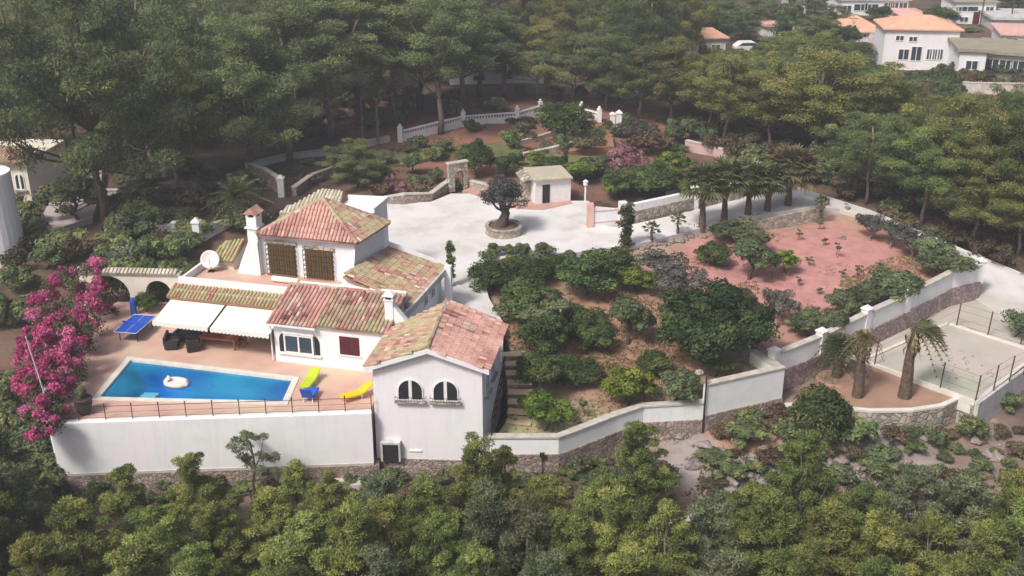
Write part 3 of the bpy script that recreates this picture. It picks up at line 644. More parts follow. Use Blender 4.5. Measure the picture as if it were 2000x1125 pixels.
for x, z0 in ((1.75, 3.08), (4.35, 2.95)):         # two lattice doors behind iron grilles
    b = MB(); b.box(x - .95, x + .95, -.08, 0, z0, z0 + 2.12, Mu)
    for k in range(5): b.box(x - .9 + k * .38, x - .66 + k * .38, -.1, -.07, z0 + .08, z0 + 2.04, Mu)
    o = b.build('window', M['lattice'], V)
    b = MB()
    for k in range(12): xx = x - 1.0 + k * 2.0 / 11; b.box(xx - .012, xx + .012, -.32, -.296, z0, z0 + 2.1, Mu)
    for k in range(7):
        zz = z0 + .02 + k * .34; b.box(x - 1.0, x + 1.0, -.335, -.31, zz - .015, zz + .015, Mu)
        for s in (-1.0, 1.0): b.box(x + s - .015, x + s + .015, -.32, 0, zz - .015, zz + .015, Mu)
    b.build('grille', M['iron'], o)
    b = MB(); n = 9; vs = []
    for i in range(n): t = i / (n - 1); vs += [(x - 1.1 + 2.2 * t, -.14, z0 + 2.13 ), (x - 1.1 + 2.2 * t, -.14, z0 + 2.3 + .12 * math.sin(math.pi * t) + .03 * math.cos(t * 12))]
    b.add(vs, [(2 * i, 2 * i + 2, 2 * i + 3, 2 * i + 1) for i in range(n - 1)], Mu); b.box(x - 1.1, x + 1.1, -.137, 0, z0 + 2.13, z0 + 2.3, Mu); b.build('hood', M['stone_light'], o)
# right wing with the roof falling to the driveway side
L1, R1, R2, L2 = Vector((-8.25, 70.2, 4.25)), Vector((-4.35, 69.9, 2.85)), Vector((-6.3, 63.2, 2.85)), Vector((-10.6, 65.2, 4.1))
tiled('roof', [R1, R2, L2, L1], 0, M['tile'], V, seed=8)
b = MB(); b.prism([(-8.3, 70.1), (-4.75, 69.85), (-6.55, 63.3), (-10.5, 65.4)], -.1, [4.05, 2.7, 2.7, 3.9]); b.build('wing_wall', M['plaster'], V)
b = MB(); b.wallpath([(-4.25, 70.0), (-6.2, 63.1), (-7.25, 60.4)], 2.55, 2.98, .16); b.build('gutter', M['plaster_old'], V)
b = MB(); b.wallpath([(-4.32, 70.12), (-8.3, 70.42)], 2.5, [3.0, 4.5], .2); b.build('gable_verge', M['plaster'], V)
b = MB(); b.box(-.22, .22, -.22, .22, -.1, 3.15, frame(Vector((-4.25, 69.4, 0)), R(-10))); b.build('corner_pillar', M['plaster'], V)
Mw = frame(Vector((-6.55, 63.3, 0)), math.atan2(6.55, 1.8))
for x in (3.6, 5.0):
    b = MB(); b.box(x - .3, x + .3, -.03, 0, 1.5, 2.2, Mw); o = b.build('window', M['glass'], V); b = MB(); win_frame(b, x, 1.45, .7, .8, Mw, .06, -.06); b.build('frame', M['white'], o)
# front wing with its gable and arched windows
gFL, gFR = Vector((-7.75, 55.75, 0)), Vector((-1.65, 55.4, 0)); gBL, gBR = Vector((-7.0, 60.4, 0)), Vector((-.7, 61.2, 0)); gA = Vector((-4.62, 55.57, 0)); gB = Vector((-3.95, 61.6, 0))
b = MB(); zb = -3.25
vs = [(*gFL[:2], zb), (*gFR[:2], zb), (*gBR[:2], zb), (*gBL[:2], zb), (*gFL[:2], 2.7), (*gFR[:2], 2.7), (*gBR[:2], 2.7), (*gBL[:2], 2.7), (*gA[:2], 3.85), (*gB[:2], 3.85)]
b.add(vs, [(0, 1, 5, 8, 4), (1, 2, 6, 5), (2, 3, 7, 9, 6), (3, 0, 4, 7), (4, 8, 9, 7), (8, 5, 6, 9)]); b.build('front_wing_wall', M['plaster'], V)
b = MB(); b.prism([(gFL + Vector((-.3, -.06, 0)))[:2], (gFR + Vector((.07, -.07, 0)))[:2], (gBR + Vector((.07, 0, 0)))[:2], (gBL + Vector((-.1, 0, 0)))[:2]], -6, -3.25); b.build('stone_base', M['stone'], V)
rA = Vector((-4.62, 55.2, 3.98)); rB = Vector((-3.9, 61.75, 3.98)); qFL = Vector((-8.15, 55.42, 2.74)); qFR = Vector((-1.25, 55.05, 2.74)); qBR = Vector((-.25, 61.0, 2.74)); qBL = Vector((-7.2, 60.3, 2.8))
tiled('roof', [qFL, rA, rB, qBL], 3, M['tile'], V, seed=9); tiled('roof', [qFR, qBR, rB, rA], 0, M['tile_red'], V, seed=10)
b = MB(); ridge(b, rA + Vector((0, 0, .03)), rB + Vector((0, 0, .03))); b.build('roof_ridge', M['tile'], V)
b = MB(); up = Vector((0, -.03, 0))
for p, r_ in ((qFL, rA), (rA, qFR)):
    b.add([p + up - dz * .3, r_ + up - dz * .3, r_ + up - dz * .02, p + up - dz * .02, p - up * 4 - dz * .3, r_ - up * 4 - dz * .3, r_ - up * 4 - dz * .02, p - up * 4 - dz * .02], [(0, 1, 2, 3), (7, 6, 5, 4), (0, 4, 5, 1), (3, 2, 6, 7)])
b.build('verge_board', M['plaster'], V)
AG = math.atan2(gFR.y - gFL.y, gFR.x - gFL.x); Mg = frame(gFL, AG)
def arch_pts(x, z, w_, h, n=12): return [(x - w_ / 2, z), (x + w_ / 2, z)] + [(x + w_ / 2 * math.cos(a), z + h - w_ / 2 + w_ / 2 * math.sin(a)) for a in np.linspace(0, math.pi, n)]
def arch_win(x, z, w_, h, Mm, parent=V, grille=True):
    P = arch_pts(x, z, w_, h); n = len(P); b = MB(); b.add([(px_, -.02, pz) for px_, pz in P], [tuple(range(n))], Mm); o = b.build('window', M['dark'], parent)
    b = MB(); t = .06; Q = arch_pts(x, z - t, w_ + 2 * t, h + 2 * t)
    vs = [(p[0], -.07, p[1]) for p in P] + [(p[0], -.07, p[1]) for p in Q] + [(p[0], 0, p[1]) for p in P] + [(p[0], 0, p[1]) for p in Q]
    fs = []
    for i in range(n):
        j = (i + 1) % n; fs += [(n + i, n + j, j, i), (i, j, 2 * n + j, 2 * n + i), (3 * n + i, 3 * n + j, n + j, n + i)]
    b.add(vs, fs, Mm); b.box(x - .09, x + .09, -.06, 0, z, z + h - .02, Mm); b.build('frame', M['white'], o)
    b = MB(); b.box(x - w_ / 2 - .22, x + w_ / 2 + .22, -.26, 0, z - .16, z - .07, Mm); b.build('sill', M['stone_light'], o)
    if grille:
        b = MB()
        for zz in (z + .02, z + .22): b.box(x - w_ / 2 - .2, x + w_ / 2 + .2, -.25, -.232, zz - .01, zz + .01, Mm)
        for k in range(12): xx = x - w_ / 2 - .2 + (w_ + .4) * k / 11; b.box(xx - .008, xx + .008, -.248, -.234, z - .1, z + .22, Mm)
        for s in (-1, 1): b.box(x + s * (w_ / 2 + .2) - .01, x + s * (w_ / 2 + .2) + .01, -.25, 0, z + .2, z + .22, Mm)
        b.build('grille', M['iron'], o)
    return o
arch_win(2.08, .62, 1.32, 1.22, Mg); arch_win(4.05, .62, 1.32, 1.22, Mg)
Ms = frame(gFR, math.atan2(gBR.y - gFR.y, gBR.x - gFR.x))
arch_win(1.3, .55, .9, 1.2, Ms, grille=False); arch_win(3.0, .75, .9, 1.2, Ms, grille=False)
b = MB(); b.box(.42, 1.32, -.35, 0, -3.24, -2.15, Mg); o = b.build('cellar_door', M['dark'], V); b = MB(); b.box(.3, .42, -.4, 0, -3.24, -2.03, Mg); b.box(1.32, 1.42, -.38, 0, -3.24, -2.03, Mg); b.box(.42, 1.32, -.38, 0, -2.15, -2.03, Mg); b.build('frame', M['plaster_old'], o)
b = MB(); p = Ms @ Vector((.4, -.4, -.9)); qq = Ms @ Vector((4.6, -.5, 1.2)); b.tube([p, qq], .04, 5); b.tube([p - dz * .5, qq - dz * .5], .03, 5); b.tube([p - dz * .9, qq - dz * .9], .03, 5)
for t in np.linspace(0, 1, 9): m_ = p.lerp(qq, t); b.tube([m_, m_ - dz * .95], .015, 4)
b.build('stair_railing', M['iron'], V)
b = MB()
for x in (.15, 1.9): b.box(x, x + .7, -.06, 0, -2.75, -2.65, Mg)
b.build('drain_ledge', M['plaster'], V)
# back wing
b = MB(); b.prism([(-15.9, 75.0), (-12.5, 74.3), (-11.7, 76.5), (-14.9, 77.3)], -.1, 5.0); b.prism([(-12.5, 74.3), (-9.6, 73.8), (-8.9, 76.2), (-11.7, 76.5)], -.1, 5.35)
b.prism([(-15.0, 71.9), (-9.4, 70.5), (-9.6, 73.8), (-15.4, 75)], -.1, 4.9); b.build('back_wing_wall', M['plaster'], V)
tiled('roof', [Vector((-16.3, 74.7, 5.0)), Vector((-12.3, 73.9, 5.0)), Vector((-12.0, 76.2, 6.1)), Vector((-13.6, 76.6, 6.1))], 0, M['tile_pale'], V, seed=11)
b = MB(); b.wallpath([(-12.5, 74.25), (-9.55, 73.75), (-8.85, 76.2), (-11.7, 76.6)], 5.35, 5.7, .2); b.build('parapet', M['plaster'], V)
# small mossy roof beside the tall chimney
tiled('roof', [W(408, 505, 3.7), W(455, 512, 3.7), W(480, 470, 4.6), W(440, 470, 4.6)], 0, M['tile_moss'], V, seed=12)
b = MB(); a_ = [W(414, 505, 3.6), W(455, 511, 3.6), W(478, 472, 4.4), W(444, 472, 4.4)]; b.prism([p[:2] for p in a_], 0, [3.5, 3.5, 4.4, 4.4]); b.build('side_wall', M['plaster_warm'], V)

# things on the roof terrace
q = W(413, 530, 3.03); dh = thing('satellite_dish', q, 'round white satellite dish on the roof terrace beside the tall chimney', 'satellite dish')
Md = frame(q, R(10)) @ Matrix.Translation((0, 0, .85)) @ Matrix.Rotation(R(70), 4, 'X')
b = MB(); b.lathe([(.02, .0), (.25, .03), (.45, .09), (.6, .17), (.61, .16), (.45, .07), (.02, -.02)], 20, Md); b.build('reflector', M['white'], dh, smooth=True)
b = MB(); b.tube([q, q + Vector((0, .1, .75))], .05, 6); b.box(-.2, .2, -.2, .2, 0, .05, frame(q, 0)); b.tube([Md @ Vector((0, -.55, .15)), Md @ Vector((0, 0, .7))], .02, 5); b.build('mast', M['iron'], dh)
q = W(443, 517, 3.03); b = MB(); b.lathe([(.3, .0), (.38, .3), (.36, .65), (.22, .8), (.05, .84)], 12, frame(q, 0)); single(b, 'dark_cover', M['wicker'], q, 'round dark covered bundle next to the white satellite dish', 'covered bundle', smooth=True)
q = W(558, 553, 3.03); lt = thing('rolled_mattress', q, 'cream padded sunbed cushion lying below the left lattice door', 'cushion')
Mm = frame(q, R(-17)); b = MB(); b.tube([(-.95, 0, .22), (-.88, 0, .22), (.88, 0, .22), (.95, 0, .22)], [.14, .2, .2, .14], 10, Mm); b.build('pad', M['awning'], lt, smooth=True)
b = MB(); [b.tube([(x, 0, .22), (x + .04, 0, .22)], .205, 10, Mm) for x in (-.5, .5)]; b.build('strap', M['plaster_warm'], lt)

# outside stair
st = thing('outdoor_stairs', (-.2, 61, 0), 'steep outdoor stair with pale treads beside the front wing', 'stairs')
for k in range(9):
    t = k / 8; p = Vector((.12 + .4 * math.sin(t * 2.6), 62.6 - t * 5.2, .05 - t * 2.5)); b = MB(); b.box(-.75, .75, -.36, .26, -.07, 0, frame(p, R(8 - 22 * t))); b.build('tread', M['sandstone'], st)
b = MB()
for k in range(9):
    t = k / 8; p = Vector((.12 + .4 * math.sin(t * 2.6), 62.6 - t * 5.2, .05 - t * 2.5)); b.box(-.72, .72, -.2, .3, -2.5, -.12, frame(p, R(8 - 22 * t)))
b.build('stair_body', M['stone'], st)

# arched gateway
a0, a1 = Vector((-28.3, 69.9, 0)), Vector((-22.3, 69.5, 0)); AL = (a1 - a0).length; Ma = frame(a0, math.atan2(a1.y - a0.y, a1.x - a0.x))
gw = thing('arched_gateway', a0, 'cream garden wall with two arches and a tiled top behind the table tennis table', 'gateway')
def arch_wall(x0, x1, ops, h, th):
    b = MB(); xs = x0
    for cx, w_, spring in ops:
        b.box(xs, cx - w_ / 2, 0, th, -.2, h, Ma)
        n = 14; r_ = w_ / 2; ry = min(r_, h - spring - .2); prev = None
        for i in range(n + 1):
            an = math.pi - math.pi * i / n; x = cx + r_ * math.cos(an); z = spring + ry * math.sin(an)
            if prev: 
                xa, za = prev; b.add([(xa, 0, za), (x, 0, z), (x, 0, h), (xa, 0, h), (xa, th, za), (x, th, z), (x, th, h), (xa, th, h)], [(0, 1, 2, 3), (7, 6, 5, 4), (4, 5, 1, 0), (3, 2, 6, 7)], Ma)
            prev = (x, z)
        xs = cx + w_ / 2
    b.box(xs, x1, 0, th, -.2, h, Ma); return b
arch_wall(-.8, AL, [(1.1, 2.9, .9), (4.55, 1.75, 1.1)], 2.45, .5).build('wall', M['plaster_warm'], gw)
b = MB()
for k in range(27):
    x = -.8 + k * .255; b.tube([Ma @ Vector((x, -.18, 2.5)), Ma @ Vector((x, .25, 2.68)), Ma @ Vector((x, .68, 2.5))], .11, 7, None, min(1, max(0, random.gauss(.6, .25))))
b.box(-.95, AL + .1, -.12, .62, 2.45, 2.5, Ma); b.build('tiled_top', M['tile_pale'], gw)
b = MB(); [b.box(3.75 + k * .2 - .012, 3.75 + k * .2 + .012, .2, .23, 0, 1.75, Ma) for k in range(9)]; [b.box(3.7, 5.4, .195, .235, z, z + .04, Ma) for z in (.15, 1.0, 1.7)]; b.build('gate', M['iron'], gw)

# ------------------------------------------------------------------ patio furniture
c = [W(228, 648, .76), W(273, 653, .76), W(299, 616, .76), W(254, 613, .76)]
ctr = sum(c, Vector((0, 0, 0))) / 4; ctr.z = 0; TA = math.atan2(-.10, 1.0); Mt = frame(ctr, R(-10))
tt = thing('table_tennis_table', ctr, 'blue table tennis table standing on the terracotta patio', 'table tennis table')
for s in (-1, 1):
    b = MB(); b.box(-.76, .76, min(0, s * 1.37) + (.01 if s > 0 else 0), max(0, s * 1.37) - (.01 if s < 0 else 0), .72, .76, Mt); o = b.build('table_half', M['blue'], tt)
    b = MB(); y = s * 1.37
    for x0, x1, y0, y1 in ((-.76, .76, y - .03, y + .03), (-.775, -.745, min(0, y), max(0, y)), (.745, .775, min(0, y), max(0, y)), (-.008, .008, min(0, y) + .02, max(0, y) - .02)): b.box(x0, x1, y0, y1, .755, .766, Mt)
    b.build('edge_line', M['white'], o)
    for x in (-.6, .6): b = MB(); b.tube([Mt @ Vector((x, s * 1.0, 0)), Mt @ Vector((x, s * .95, .73))], .03, 6); b.build('leg', M['iron'], tt)
b = MB(); b.box(-.85, .85, -.01, .01, .77, .92, Mt); b.build('net', M['navy'], tt)
q = W(262, 615, 0); b = MB(); b.tube([q, q + dz * 1.0, q + Vector((.05, 0, 1.25))], [.22, .2, .08], 8); single(b, 'blue_cover', M['navy'], q, 'folded blue cover standing at the far end of the table tennis table', 'cover')
random.seed(77)
def wicker_chair(name, p, ang, wd, label, cat, grp=None):
    t = thing(name, p, label, cat, grp); Mx = frame(p, R(ang))
    b = MB(); b.box(-wd / 2, wd / 2, -.4, .4, .08, .36, Mx); b.build('base', M['wicker'], t)
    b = MB(); b.box(-wd / 2, wd / 2, .3, .44, .36, .84, Mx); b.build('backrest', M['wicker'], t)
    for s in (-1, 1): b = MB(); x = s * (wd / 2 - .08); b.box(x - .08, x + .08, -.4, .3, .36, .62, Mx); b.build('armrest', M['wicker'], t)
    b = MB(); b.box(-wd / 2 + .17, wd / 2 - .17, -.4, .29, .363, .47, Mx); b.build('cushion', mat('charcoal_cushion', (.05, .05, .055), (.07, .07, .075), 4, .9), t)
    return t
wicker_chair('wicker_sofa', W(372, 664, 0), -14, 1.9, 'black wicker sofa under the left awning against the wall', 'sofa')
wicker_chair('wicker_armchair', W(338, 676, 0), 96, 1.35, 'black wicker settee seen from its end, nearest the blue table', 'settee')
wicker_chair('wicker_chair', W(377, 684, 0), 200, .75, 'black wicker chair with its back to the pool, beside the wooden table', 'chair')
q = W(432, 676, 0); Mx = frame(q, R(-12)); dt = thing('dining_table', q, 'long red brown wooden table under the right awning', 'table')
b = MB()
for k in range(6): b.box(-1.25, 1.25, -.48 + k * .162, -.48 + k * .162 + .15, .70, .75, Mx)
b.build('tabletop', M['wood'], dt); b = MB(); b.box(-1.12, 1.12, -.42, -.38, .6, .699, Mx); b.box(-1.12, 1.12, .38, .42, .6, .699, Mx); b.build('apron', M['wood'], dt)
for x in (-1.1, 1.1):
    for y in (-.4, .4): b = MB(); b.box(x - .05, x + .05, y - .05, y + .05, 0, .7, Mx); b.build('leg', M['wood'], dt)
def wood_chair(p, ang, label):
    t = thing('dining_chair', p, label, 'chair', 'wooden dining chairs'); Mx = frame(p, R(ang))
    b = MB(); b.box(-.24, .24, -.24, .22, .42, .46, Mx); b.build('seat', M['wood'], t)
    b = MB(); [b.box(-.22 + k * .1, -.17 + k * .1, .2, .235, .46, .92, Mx) for k in range(5)]; b.box(-.24, .24, .19, .24, .92, 1.0, Mx); b.build('backrest', M['wood'], t)
    for x in (-.2, .2):
        for y in (-.2, .19): b = MB(); b.box(x - .025, x + .025, y - .025, y + .025, 0, .42, Mx); b.build('leg', M['wood'], t)
for (a, c_), g, l in (((425, 660), -14, 'wooden chair behind the long table, nearer the black sofa'), ((445, 662), -10, 'wooden chair behind the long table, nearer the white kitchen wall'), ((475, 676), -100, 'wooden chair at the kitchen end of the long table')): wood_chair(W(a, c_, 0), g, l)
def lounger(p, ang, m, label, up=35):
    t = thing('sun_lounger', p, label, 'sun lounger', 'sun loungers by the pool'); Mx = frame(p, R(ang)); a = R(up)
    b = MB(); b.box(-.31, .31, -.95, .25, .33, .40, Mx); b.build('seat', m, t)
    b = MB(); d1, d2 = Vector((0, math.cos(a), math.sin(a))), Vector((0, -math.sin(a), math.cos(a))); o = Vector((0, .25, .33)); vs = []
    for x in (-.31, .31):
        for l, h in ((0, 0), (.8, 0), (.8, .07), (0, .07)): vs.append(o + Vector((x, 0, 0)) + d1 * l + d2 * h)
    b.add(vs, [(0, 1, 2, 3), (7, 6, 5, 4), (0, 4, 5, 1), (1, 5, 6, 2), (2, 6, 7, 3), (3, 7, 4, 0)], Mx); b.build('backrest', m, t)
    for x in (-.27, .27):
        for y in (-.85, .2): b = MB(); b.box(x - .025, x + .025, y - .03, y + .03, 0, .33, Mx); b.build('leg', M['white'], t)
    b = MB(); b.box(-.33, -.312, -.97, .3, .3, .38, Mx); b.box(.312, .33, -.97, .3, .3, .38, Mx); b.build('frame', m, t)
lounger(W(606, 752, 0), -12, M['lime'], 'lime yellow sun lounger beside the pool corner', 20)
lounger(W(604, 783, 0), 172, M['navy'], 'blue sun lounger next to the railing', 62)
lounger(W(697, 778, 0), -58, M['yellow'], 'bright yellow sun lounger near the front wing', 30)
q = W(166, 808, .004); pp = thing('plant_pot', q, 'tall dark clay pot with a plant at the pool corner by the bougainvillea', 'plant pot')
b = MB(); b.lathe([(.26, 0), (.40, .3), (.48, .65), (.45, .88), (.53, .95), (.50, 1.02), (.4, 1.0)], 14, frame(q, 0)); b.build('pot', M['clay'], pp, smooth=True)
q = W(100, 826, .004); lp = thing('pole', W(104, 822, 0), 'thin grey pole standing against the magenta bougainvillea', 'pole')
p = W(104, 822, 0); b = MB(); b.tube([p, Vector((p.x - .75, p.y + .2, ztop(p.y, 660)))], [.05, .04], 6); b.build('shaft', M['plaster_old'], lp)
b = MB(); b.box(-.16, .16, -.16, .16, 0, .1, frame(p, 0)); b.build('foot', M['plaster_old'], lp)

# ------------------------------------------------------------------ garden walls
def garden_wall(label, pts, zb, h_pl, pillars, name='garden_wall', th=.34, band=True, base=M['stone'], top=M['plaster']):
    t = thing(name, Vector((pts[0].x, pts[0].y, pts[0].z - 1)), label, 'wall', 'walls round the garden'); xy = [(p.x, p.y) for p in pts]; n = len(pts)
    zt = [p.z for p in pts]; zm = [z - h_pl for z in zt]
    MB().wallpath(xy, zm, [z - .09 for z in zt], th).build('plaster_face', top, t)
    MB().wallpath(xy, [z - .09 for z in zt], zt, th + .16).build('coping', M['coping'], t)
    if zb is not None: MB().wallpath(xy, zb, zm, th + .22).build('stone_base', base, t)
    for x, y, z in pillars:
        b = MB(); Mx = frame(Vector((x, y, 0)), math.atan2(pts[-1].y - pts[0].y, pts[-1].x - pts[0].x)); b.box(-.26, .26, -.27, .27, z - h_pl, z + .22, Mx); b.box(-.32, .32, -.33, .33, z + .22, z + .3, Mx)
        b.add([(-.3, -.3, z + .3), (.3, -.3, z + .3), (.3, .3, z + .3), (-.3, .3, z + .3), (0, 0, z + .55)], [(0, 1, 4), (1, 2, 4), (2, 3, 4), (3, 0, 4)], Mx); b.build('pillar', M['white'], t)
    return t
garden_wall('low white wall bending in front of the fruit trees on a stone base', w1, -5.5, 1.15, [])
garden_wall('short tall white wall between the street lamp and the palm bed', w1b + [Vector((w1b[1].x - .35, w1b[1].y + .15, -.55))], -4.2, 2.15, [])
garden_wall('low wall running back from the white wall corner beside the dark tree', [Vector((w1b[1].x - .3, w1b[1].y + .3, -.6)), W(1470, 683, -.7)], -2.5, 1.1, [])
garden_wall('long white wall over pink stone between the red soil garden and the court', w2, [-3.4, -3.4, -3.3, -3.2, -3.2, -3.2], 1.35, [(p.x, p.y, p.z) for p in w2[:4]], base=M['stone_pink'])
garden_wall('short pale wall turning back from the road corner', [w2[-1], W(1862, 486, -.3)], -3, 1.5, [(w2[-1].x, w2[-1].y, .0)])
q = Vector((w1e.x, w1e.y - .3, 0)); q.z = -3.9; sl = thing('street_lamp', q, 'black street lamp with a pale domed head where the white walls meet', 'street lamp')
b = MB(); b.tube([q, q + dz * 3.9, q + Vector((-.1, 0, 4.2)), q + Vector((-.45, 0, 4.3))], [.06, .045, .04, .03], 6); b.build('post', M['iron'], sl)
b = MB(); b.lathe([(.3, 0), (.29, .1), (.2, .2), (.05, .25)], 12, frame(q + Vector((-.45, 0, 4.12)), 0)); b.build('lamp_head', M['stone'], sl, smooth=True)
# court kerbs, court wall, palm bed wall, fence
ck = thing('court_kerb', ct[0], 'pale kerb frame round the sandy court', 'kerb')
for i in range(4): MB().wallpath([ct[i][:2], ct[(i + 1) % 4][:2]], -3.6, -2.62, .24).build('kerb_side', M['kerb'], ck)
cw = thing('court_wall', ct[3], 'pale retaining wall below the near edge of the court', 'wall')
MB().wallpath([ct[3] + Vector((.05, -.22, 0)), ct[2] + Vector((.3, -.22, 0))], -5.6, -2.68, .2).build('wall', M['plaster_old'], cw)
bw = thing('curved_bed_wall', bed[6], 'low curved pale wall holding the red palm bed', 'wall')
cv = [bed[6], bed[5], bed[4], bed[3], bed[2], ct[3]]
MB().wallpath(cv, -5.2, -2.98, .3).build('wall', M['stone_light'], bw); MB().wallpath(cv, -2.98, -2.84, .36).build('coping', M['kerb'], bw)
fn = thing('wire_fence', W(1710, 713, -2.75), 'rusty fence posts strung with thin wire round the sandy court', 'fence')
fp = [(1708, 713, 664), (1868, 637, 592), (1929, 656, 609), (1993, 674, 627), (1999, 731, 683), (1971, 745, 695), (1940, 763, 713), (1905, 784, 733), (1836, 759, 708)]
tops = []
for a, c_, t in fp:
    p = W(a, c_, -2.7); zt = ztop(p.y, t); b = MB(); b.tube([p, Vector((p.x + .06, p.y, zt))], .05, 6); b.build('post', M['rust'], fn); tops.append((p, zt))
b = MB()
for i in (0, 1, 2, 4, 5, 6, 7):
    (p, zp), (q_, zq) = tops[i], tops[(i + 1) % len(tops)]
    for f_ in (.35, .7, .97): b.tube([p.lerp(Vector((p.x, p.y, zp)), f_), q_.lerp(Vector((q_.x, q_.y, zq)), f_)], .008, 3)
b.build('wire', M['iron'], fn)

# driveway: ramp wall, shed, planter, stone gate, terrace walls
rw_ = [W(1152, 443, 0), W(1215, 437, 0), W(1355, 405, 0), W(1440, 388, 0)]
rt = thing('ramp_wall', rw_[0], 'white driveway wall on a grey stone base running up behind the palms', 'wall')
zt = [ztop(p.y, y) for p, y in zip(rw_, (395, 402, 372, 356))]
MB().wallpath([p[:2] for p in rw_[1:]], [.9, .95, .9], zt[1:], .4).build('plaster_face', M['plaster'], rt); MB().wallpath([p[:2] for p in rw_[:2]], -.3, [zt[0] - .35, zt[1] - .3], .3).build('plaster_face', M['plaster'], rt); MB().wallpath([p[:2] for p in rw_[1:]], -.5, [.9, .95, .9], .48).build('stone_base', M['stone_light'], rt)
for p, z in zip(rw_[1:3], zt[1:3]): b = MB(); b.box(-.3, .3, -.3, .3, -.2, z + .35, frame(p, R(10))); b.build('pillar', M['white'], rt)
b = MB(); b.wallpath([p[:2] for p in rw_[:2]], [1.3, 1.3], [1.36, 1.36], .38); b.wallpath([p[:2] for p in rw_[:2]], [.35, .35], [.41, .41], .38); b.box(-.25, .25, -.25, .25, -.2, zt[0] - .1, frame(rw_[0], R(5))); b.build('gate_frame', M['pink_tile'], rt)
q = W(1143, 392, 0); lm = thing('garden_lamp', q, 'white garden lamp on a post beside the driveway gate', 'lamp'); b = MB(); b.tube([q, q + dz * 1.3], .08, 6); b.build('post', M['white'], lm)
b = MB(); b.lathe([(.1, 0), (.2, .12), (.2, .4), (.26, .44), (.04, .6)], 8, frame(q + dz * 1.3, 0)); b.build('lantern', M['white'], lm)
wp = [W(1478, 425, 0), W(1540, 415, 0), W(1594, 405, 0), W(1612, 392, 0)]; t = thing('driveway_wall', wp[0], 'grey stone wall under the palm row holding the driveway above the red soil', 'wall')
MB().wallpath([(p.x + .1, p.y - .25) for p in wp], -2.6, [-.15, .05, .12, .12], .45).build('wall', M['stone_light'], t)
# shed
s0, s1 = W(1045, 399, 0), W(1104, 386, 0); SA = math.atan2(s1.y - s0.y, s1.x - s0.x); SL = (s1 - s0).length; Msd = frame(s0, SA * .5); sh = thing('garden_shed', s0, 'small white flat roofed shed with a dark door at the back of the driveway', 'shed')
b = MB(); b.prism([(0, 0), (SL, 0), (SL, 2.6), (0, 2.6)], -.2, [2.1, 2.0, 2.2, 2.3], Msd); b.build('wall', M['white'], sh)
b = MB(); b.prism([(-.2, -.3), (SL + .06, -.3), (SL + .06, 2.75), (-.2, 2.75)], [2.14, 2.05, 2.25, 2.34], [2.28, 2.2, 2.4, 2.48], Msd); b.build('roof', M['tile_pale'], sh)
b = MB(); b.prism([(-1.0, .5), (-.205, .3), (-.205, 2.6), (-1.0, 2.4)], [1.9, 2.1, 2.3, 2.1], [2.02, 2.24, 2.42, 2.22], Msd); b.box(-.9, 0, 1.2, 1.4, 0, 1.9, Msd); b.build('lean_to', M['stone_light'], sh)
b = MB(); b.box(.65, 1.3, -.05, 0, .02, 1.65, Msd); o = b.build('door', M['dark'], sh); b = MB(); b.box(1.2, 1.25, -.09, -.05, .8, .9, Msd); b.build('handle', M['iron'], o)
# planter with olive
q = W(984, 455, 0); pl = thing('round_planter', q, 'round stone planter ring in the middle of the pale driveway', 'planter')
b = MB(); b.lathe([(1.42, -.1), (1.45, .0), (1.42, .55), (1.5, .58), (1.5, .7), (1.22, .7), (1.2, .5)], 32, frame(q, 0)); b.build('ring', M['stone_light'], pl, smooth=False)
b = MB(); b.lathe([(1.24, .55), (.8, .6), (.05, .68)], 24, frame(q, 0)); b.build('soil', M['ground'], pl)
OLIVE_AT = q
# stone arch gate with side walls
q = W(880, 372, .1); g1 = W(912, 366, .1); Ma = frame(q, math.atan2(g1.y - q.y, g1.x - q.x)); ga = thing('stone_arch', q, 'pale stone archway at the top of the path left of the olive planter', 'archway')
Mold = Ma; arch_wall(-.1, 1.75, [(.95, .95, 1.2)], 2.35, .4).build('arch', M['stone_light'], ga)
b = MB(); b.box(-.2, 1.85, -.08, .48, 2.35, 2.47, Ma); b.build('coping', M['coping'], ga)
b = MB(); [b.box(.5 + k * .15, .52 + k * .15, .18, .2, 0, 1.5, Ma) for k in range(7)]; b.box(.48, 1.42, .17, .21, 1.45, 1.5, Ma); b.box(.48, 1.42, .17, .21, .2, .25, Ma); b.build('gate', M['iron'], ga)
def low_wall(label, pts, h, m, name='terrace_wall', th=.4, cop=M['coping']):
    p3 = [W(a, c_, 0) for a, c_ in pts]; p3 = [Vector((p.x, p.y, ground_at(p.x, p.y))) for p in p3]
    hh = h if hasattr(h, '__len__') else [h] * len(p3)
    t = thing(name, p3[0], label, 'wall', 'low walls in the upper garden')
    MB().wallpath([p[:2] for p in p3], [p.z - .6 for p in p3], [p.z + k for p, k in zip(p3, hh)], th).build('wall', m, t)
    MB().wallpath([p[:2] for p in p3], [p.z + k for p, k in zip(p3, hh)], [p.z + k + .1 for p, k in zip(p3, hh)], th + .1).build('coping', cop, t); return t
low_wall('low rubble wall edging the driveway below the red shrubs', [(742, 396), (790, 398), (842, 390), (878, 368)], [.7, .85, .85, 1.0], M['stone'])
low_wall('pale wall beside the path from the stone arch to the shed', [(912, 364), (950, 372), (1020, 394)], [.9, .5, .45], M['stone_light'])
low_wall('curved pink stone terrace wall below the dark tree behind the villa', [(575, 378), (610, 350), (650, 340), (690, 348)], .8, M['stone_pink'])
low_wall('thin white edging wall climbing between the round dark shrubs', [(1005, 283), (1040, 272), (1075, 262), (1110, 250)], .35, M['plaster'], th=.25)
low_wall('low pale stone edge under the raised red bed', [(1020, 312), (1070, 296), (1130, 292), (1200, 290)], .4, M['stone_light'])
low_wall('long mossy low wall below the pines left of the posts', [(480, 325), (560, 312), (640, 298), (760, 276)], .5, M['plaster_old'])
